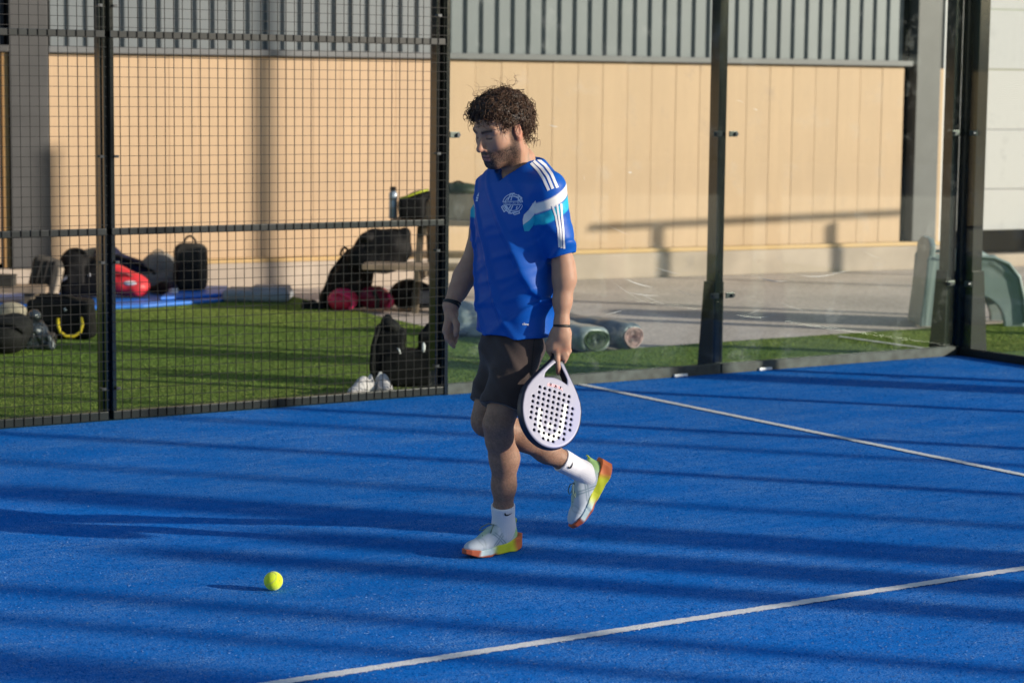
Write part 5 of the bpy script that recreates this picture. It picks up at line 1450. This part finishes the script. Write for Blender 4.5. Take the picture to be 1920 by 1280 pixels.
MB().tube([(-.09, -.075, .165), (-.02, -.075, .185), (.06, -.065, .215), (.13, -.04, .235)], .008, 6).build('lime_trim', mat('lime_trim', (.42, .48, .03), .6), t, smooth=True)

# dark bags piled on and under the bench
p = Prop('jacket', 'black jacket slung over the end of the picnic bench', 'clothing', 715, 586)
p.soft('jacket_body', [('e', (.0, .20, .49), (.23, .13, .16)), ('e', (-.12, .18, .40), (.16, .12, .12)), ('e', (.02, .16, .38), (.13, .08, .08)), ('b', (.05, .24, .58), (.17, .10, .055), .04), ('c', (.16, .2, .60), (.08, .18, .36), .06, .05)], M_BLKF, .016, 20, 12, floor=False)
p.soft('hood', [('e', (-.12, .16, .56), (.07, .08, .05))], M_BLKF2, .012, 30, 2, floor=False)
p.tube('drawcord', [(-.15, .10, .52), (-.165, .09, .42), (-.15, .09, .36)], .006, M_BLKF2)
p = Prop('backpack', 'dark backpack leaning against the picnic bench above the magenta bag', 'backpack', 648, 581)
p.soft('main_body', [('c', (-.10, .16, .07), (.05, .18, .38), .115, .10), ('c', (.06, .18, .11), (.12, .18, .38), .13, .11)], mat('brown_black_nylon', (.014, .010, .009), .7, spec=.2, bump=.3, bscale=150, vary=.3, vscale=16), .010, 20, 13)
p.tube('grab_loop', arcp(-.05, .02, .42, .06, .10), .010, M_BLKF)
p.tube('shoulder_strap', [(-.02, .06, .42), (-.11, .04, .30), (-.17, .04, .14), (-.16, .05, .03)], .016, M_BLKF)
p = Prop('gym_bag', 'round magenta gym bag on the turf edge, left of its dark red neighbour', 'bag', 641, 583)
p.soft('bag_body', [('e', (0, .06, .085), (.115, .10, .088))], M_PINK, .008, 26, 14)
p.tube('bright_strap', [(-.06, -.035, .13), (-.02, -.045, .15), (.06, -.04, .11), (.10, -.03, .05), (.06, -.045, .02)], .014, mat('hot_pink_strap', (.72, .03, .14), .5))
p = Prop('gym_bag', 'dark red and magenta bag between the magenta and black bags', 'bag', 705, 582)
p.soft('bag_body', [('e', (-.03, .12, .09), (.13, .10, .095)), ('e', (.07, .06, .07), (.07, .06, .072))], mat('dark_magenta', (.22, .008, .035), .5, bump=.3, bscale=120, vary=.4, vscale=14), .010, 24, 15)
p.tube('strap', [(-.02, .0, .15), (.02, -.03, .08), (.01, -.03, .02)], .016, M_GREYB)
p.tube('bright_strap', [(.10, -.01, .13), (.125, -.02, .08), (.10, -.02, .02)], .014, bpy.data.materials['hot_pink_strap'])
p = Prop('sports_bag', 'black sports bag with a pale grey panel beside the fence post', 'bag', 775, 581)
p.soft('bag_body', [('e', (-.02, .14, .11), (.19, .12, .115)), ('b', (.02, .13, .08), (.17, .11, .08), .05)], M_BLKF, .010, 20, 16)
p.soft('side_panel', [('b', (.06, .02, .10), (.075, .03, .055), .02)], mat('pale_panel', (.20, .20, .22), .7, vary=.2, vscale=12), .004, floor=False)
trainer(588, 579, -.012, -YAW+.1, 'flat black shoe lying alone on the turf left of the magenta bag', M_BLKF, M_BLKF2, .62)

# black rucksack and white trainers just behind the fence
p = Prop('rucksack', 'slumped black rucksack with two peaks, just behind the mesh fence', 'backpack', 752, 727)
p.soft('main_body', [('b', (-.075, .11, .17), (.095, .09, .18), .035, rotY(.10)), ('c', (-.075, .11, .30), (-.085, .12, .385), .065, .028), ('b', (.04, .12, .11), (.16, .11, .115), .035), ('b', (.135, .12, .17), (.06, .09, .15), .03, rotY(.12)), ('c', (.14, .12, .28), (.155, .12, .345), .05, .022)], M_BLKF, .012, 18, 17)
p.soft('lid_flap', [('e', (-.07, .06, .36), (.065, .06, .04), rotY(.5))], M_BLKF2, .008, 26, 4, floor=False)
p.tube('shoulder_strap', [(-.13, .02, .36), (-.165, .0, .24), (-.172, .0, .12), (-.16, .0, .02)], .014, M_BLKF)
p.tube('zip_pull', [(-.02, .0, .235), (-.005, -.004, .20)], .006, M_LOGO)
p.soft('logo_patch', [('e', (.128, .026, .235), (.012, .012, .03))], M_LOGO, 0, floor=False, h=.004)
M_WSH = mat('white_leather', (.46, .44, .45), .6, bump=.25, bscale=120, vary=.1, vscale=30)
trainer(678, 742, -.012, -YAW-1.95, 'white trainer nearer the rail, left one of the pair by the black rucksack', M_WSH, M_WHT, .92)
trainer(719, 737, -.012, -YAW-1.35, 'white trainer with its toe toward the rucksack, right one of the pair', M_WSH, M_WHT, .92)

# rolls of spare turf in plastic film behind the glass
M_FILM = mat('clouded_plastic_film', (.26, .29, .31), .30, spec=.6, bump=.5, bscale=18, bdist=.015, vary=.3, vscale=6)
M_FILM2 = mat('blue_grey_film', (.11, .13, .155), .35, spec=.6, bump=.6, bscale=16, bdist=.015, vary=.4, vscale=6)
M_DGREEN = mat('rolled_turf_edge', (.035, .060, .018), .9, bump=.8, bscale=60, vary=.5, vscale=25)
def roll(px, py, length, r, ang, label, mf, end, q_=1.0):
    P, k = spot(px, py, -.012); t = empty('turf_roll', tuple(P), -YAW+ang); tag(t, label, 'roll', 'spare turf rolls behind the glass')
    F_ = Field((-length-.05, -r*1.5*q_, -.01), (.06, r*1.5*q_, r*2.2), .008)
    F_.rbox((-length/2, 0, r*.95), (length/2, r*1.12*q_, r*.95), r*.85, k=.01)
    F_.warp(lambda x, y, z: .008*wob(x*.4, y, z, 30, int(px))+.004*np.sin(22*x+3*np.sin(9*z)))
    F_.op(lambda x, y, z: np.maximum(np.hypot(y/q_, z-r*.92)-r*.78, -x-.028), (-.08, -r*q_, 0), (.02, r*q_, 2*r), .006, 's')
    V, Fq = F_.net(); np_mesh('wrapping', V, Fq, mf, t, True)
    m = MB()
    for j in range(9):                                                   # rolled layers seen at the open end
        rr = r*.80*(1-j/9.5); n = 26; v = []; f = []
        for i in range(n):
            a = 2*math.pi*i/n; w_ = 1+.05*math.sin(3*a+j)
            for q in (1, .90): v.append((-.006-.008*(j % 2)-.001*j, q_*rr*w_*q*math.cos(a), r*.92+rr*w_*q*.92*math.sin(a)))
            for q in (.90, 1): v.append((-.10, q_*rr*w_*q*math.cos(a), r*.92+rr*w_*q*.92*math.sin(a)))
        for i in range(n):
            i2 = (i+1) % n
            for q in range(4): f.append((4*i+q, 4*i+(q+1) % 4, 4*i2+(q+1) % 4, 4*i2+q))
        m.add(v, f)
    m.build('rolled_turf', end, t)
roll(1120, 660, 1.05, .088, -1.0, 'plastic wrapped turf roll showing its green end', M_FILM, M_DGREEN, 1.45)
roll(1190, 656, 1.25, .094, -.95, 'plastic wrapped roll with a red and white end, behind the green one', M_FILM2, mat('red_white_end', (.40, .24, .24), .6, vary=.7, vscale=22), 1.05)
p = Prop('plastic_sheet', 'heap of clouded plastic film between the fence post and the player', 'sheet', 868, 632)
p.soft('film', [('e', (0, .20, .10), (.16, .16, .14)), ('e', (.12, .24, .12), (.14, .14, .10)), ('b', (0, .15, .04), (.24, .14, .05), .03)], M_FILM, .018, 24, 19)
p.soft('loose_edge', [('e', (-.06, .0, .03), (.10, .06, .03))], M_FILM2, .010, 40, 2)

# moulded grey-green plastic armchair behind the corner
M_PLA = mat('grey_green_plastic', (.21, .27, .265), .45, spec=.4, vary=.08, vscale=6)
p = Prop('plastic_armchair', 'moulded grey-green plastic armchair behind the corner post', 'chair', 1828, 611)
F_ = Field((-.42, -.12, -.01), (.42, .62, .70), .0075)
X_ = p.X
# near side shell: arm arch
def arch(y0, y1):
    def fn(x, y, z):
        top = np.where(x > .10, .50*np.sqrt(np.clip(1-((x-.10)/.27)**2.4, 0, 1)), .50)
        outer = np.maximum(z-np.maximum(top, -1), np.abs(x)-.37)
        cut = np.hypot((x+.02)/.24, z/.235)-1
        return np.maximum(np.maximum(outer*.8, -cut*.2), np.maximum(y0-y, y-y1))
    return fn
F_.op(arch(0, .045), (-.40, 0, 0), (.40, .06, .55), .012)
F_.op(arch(.50, .545), (-.40, .5, 0), (.40, .56, .55), .012)
F_.cap((-.1, .03, .49), (.12, .03, .49), .036, .036, k=.03); F_.cap((.12, .03, .49), (.30, .03, .36), .036, .036, k=.03); F_.cap((.30, .03, .36), (.355, .03, .02), .034, .028, k=.03)
F_.cap((-.1, .52, .49), (.12, .52, .49), .036, .036, k=.03); F_.cap((.12, .52, .49), (.30, .52, .36), .036, .036, k=.03); F_.cap((.30, .52, .36), (.355, .52, .02), .034, .028, k=.03)
F_.rbox((.05, .27, .27), (.28, .25, .02), .018, k=.02)                       # seat
F_.op(lambda x, y, z: np.maximum(np.maximum(np.abs(x+.36-.10*(z-.3))-.022, np.abs(y-.27)-.27), z-.645+.35*np.clip(np.abs(y-.27)-.14, 0, 1)), (-.42, 0, 0), (-.25, .55, .66), .015)   # back
F_.op(lambda x, y, z: np.maximum(np.maximum(np.abs(x-.345)-.02, np.abs(y-.27)-.25), np.abs(z-.20)-.05), (.3, 0, .1), (.4, .55, .3), .01)   # front apron
V, Fq = F_.net(); np_mesh('shell', V, Fq, M_PLA, p.o, True)
p.tube('arm_rim', [(-.28, -.012, .515), (-.05, -.014, .522), (.12, -.014, .515), (.235, -.014, .47), (.315, -.014, .37), (.36, -.014, .20), (.375, -.014, .03)], .014, M_PLA)
p.tube('arm_rim', [(-.28, .56, .515), (-.05, .56, .522), (.12, .56, .515), (.235, .56, .47), (.315, .56, .37), (.36, .56, .20), (.375, .56, .03)], .014, M_PLA)
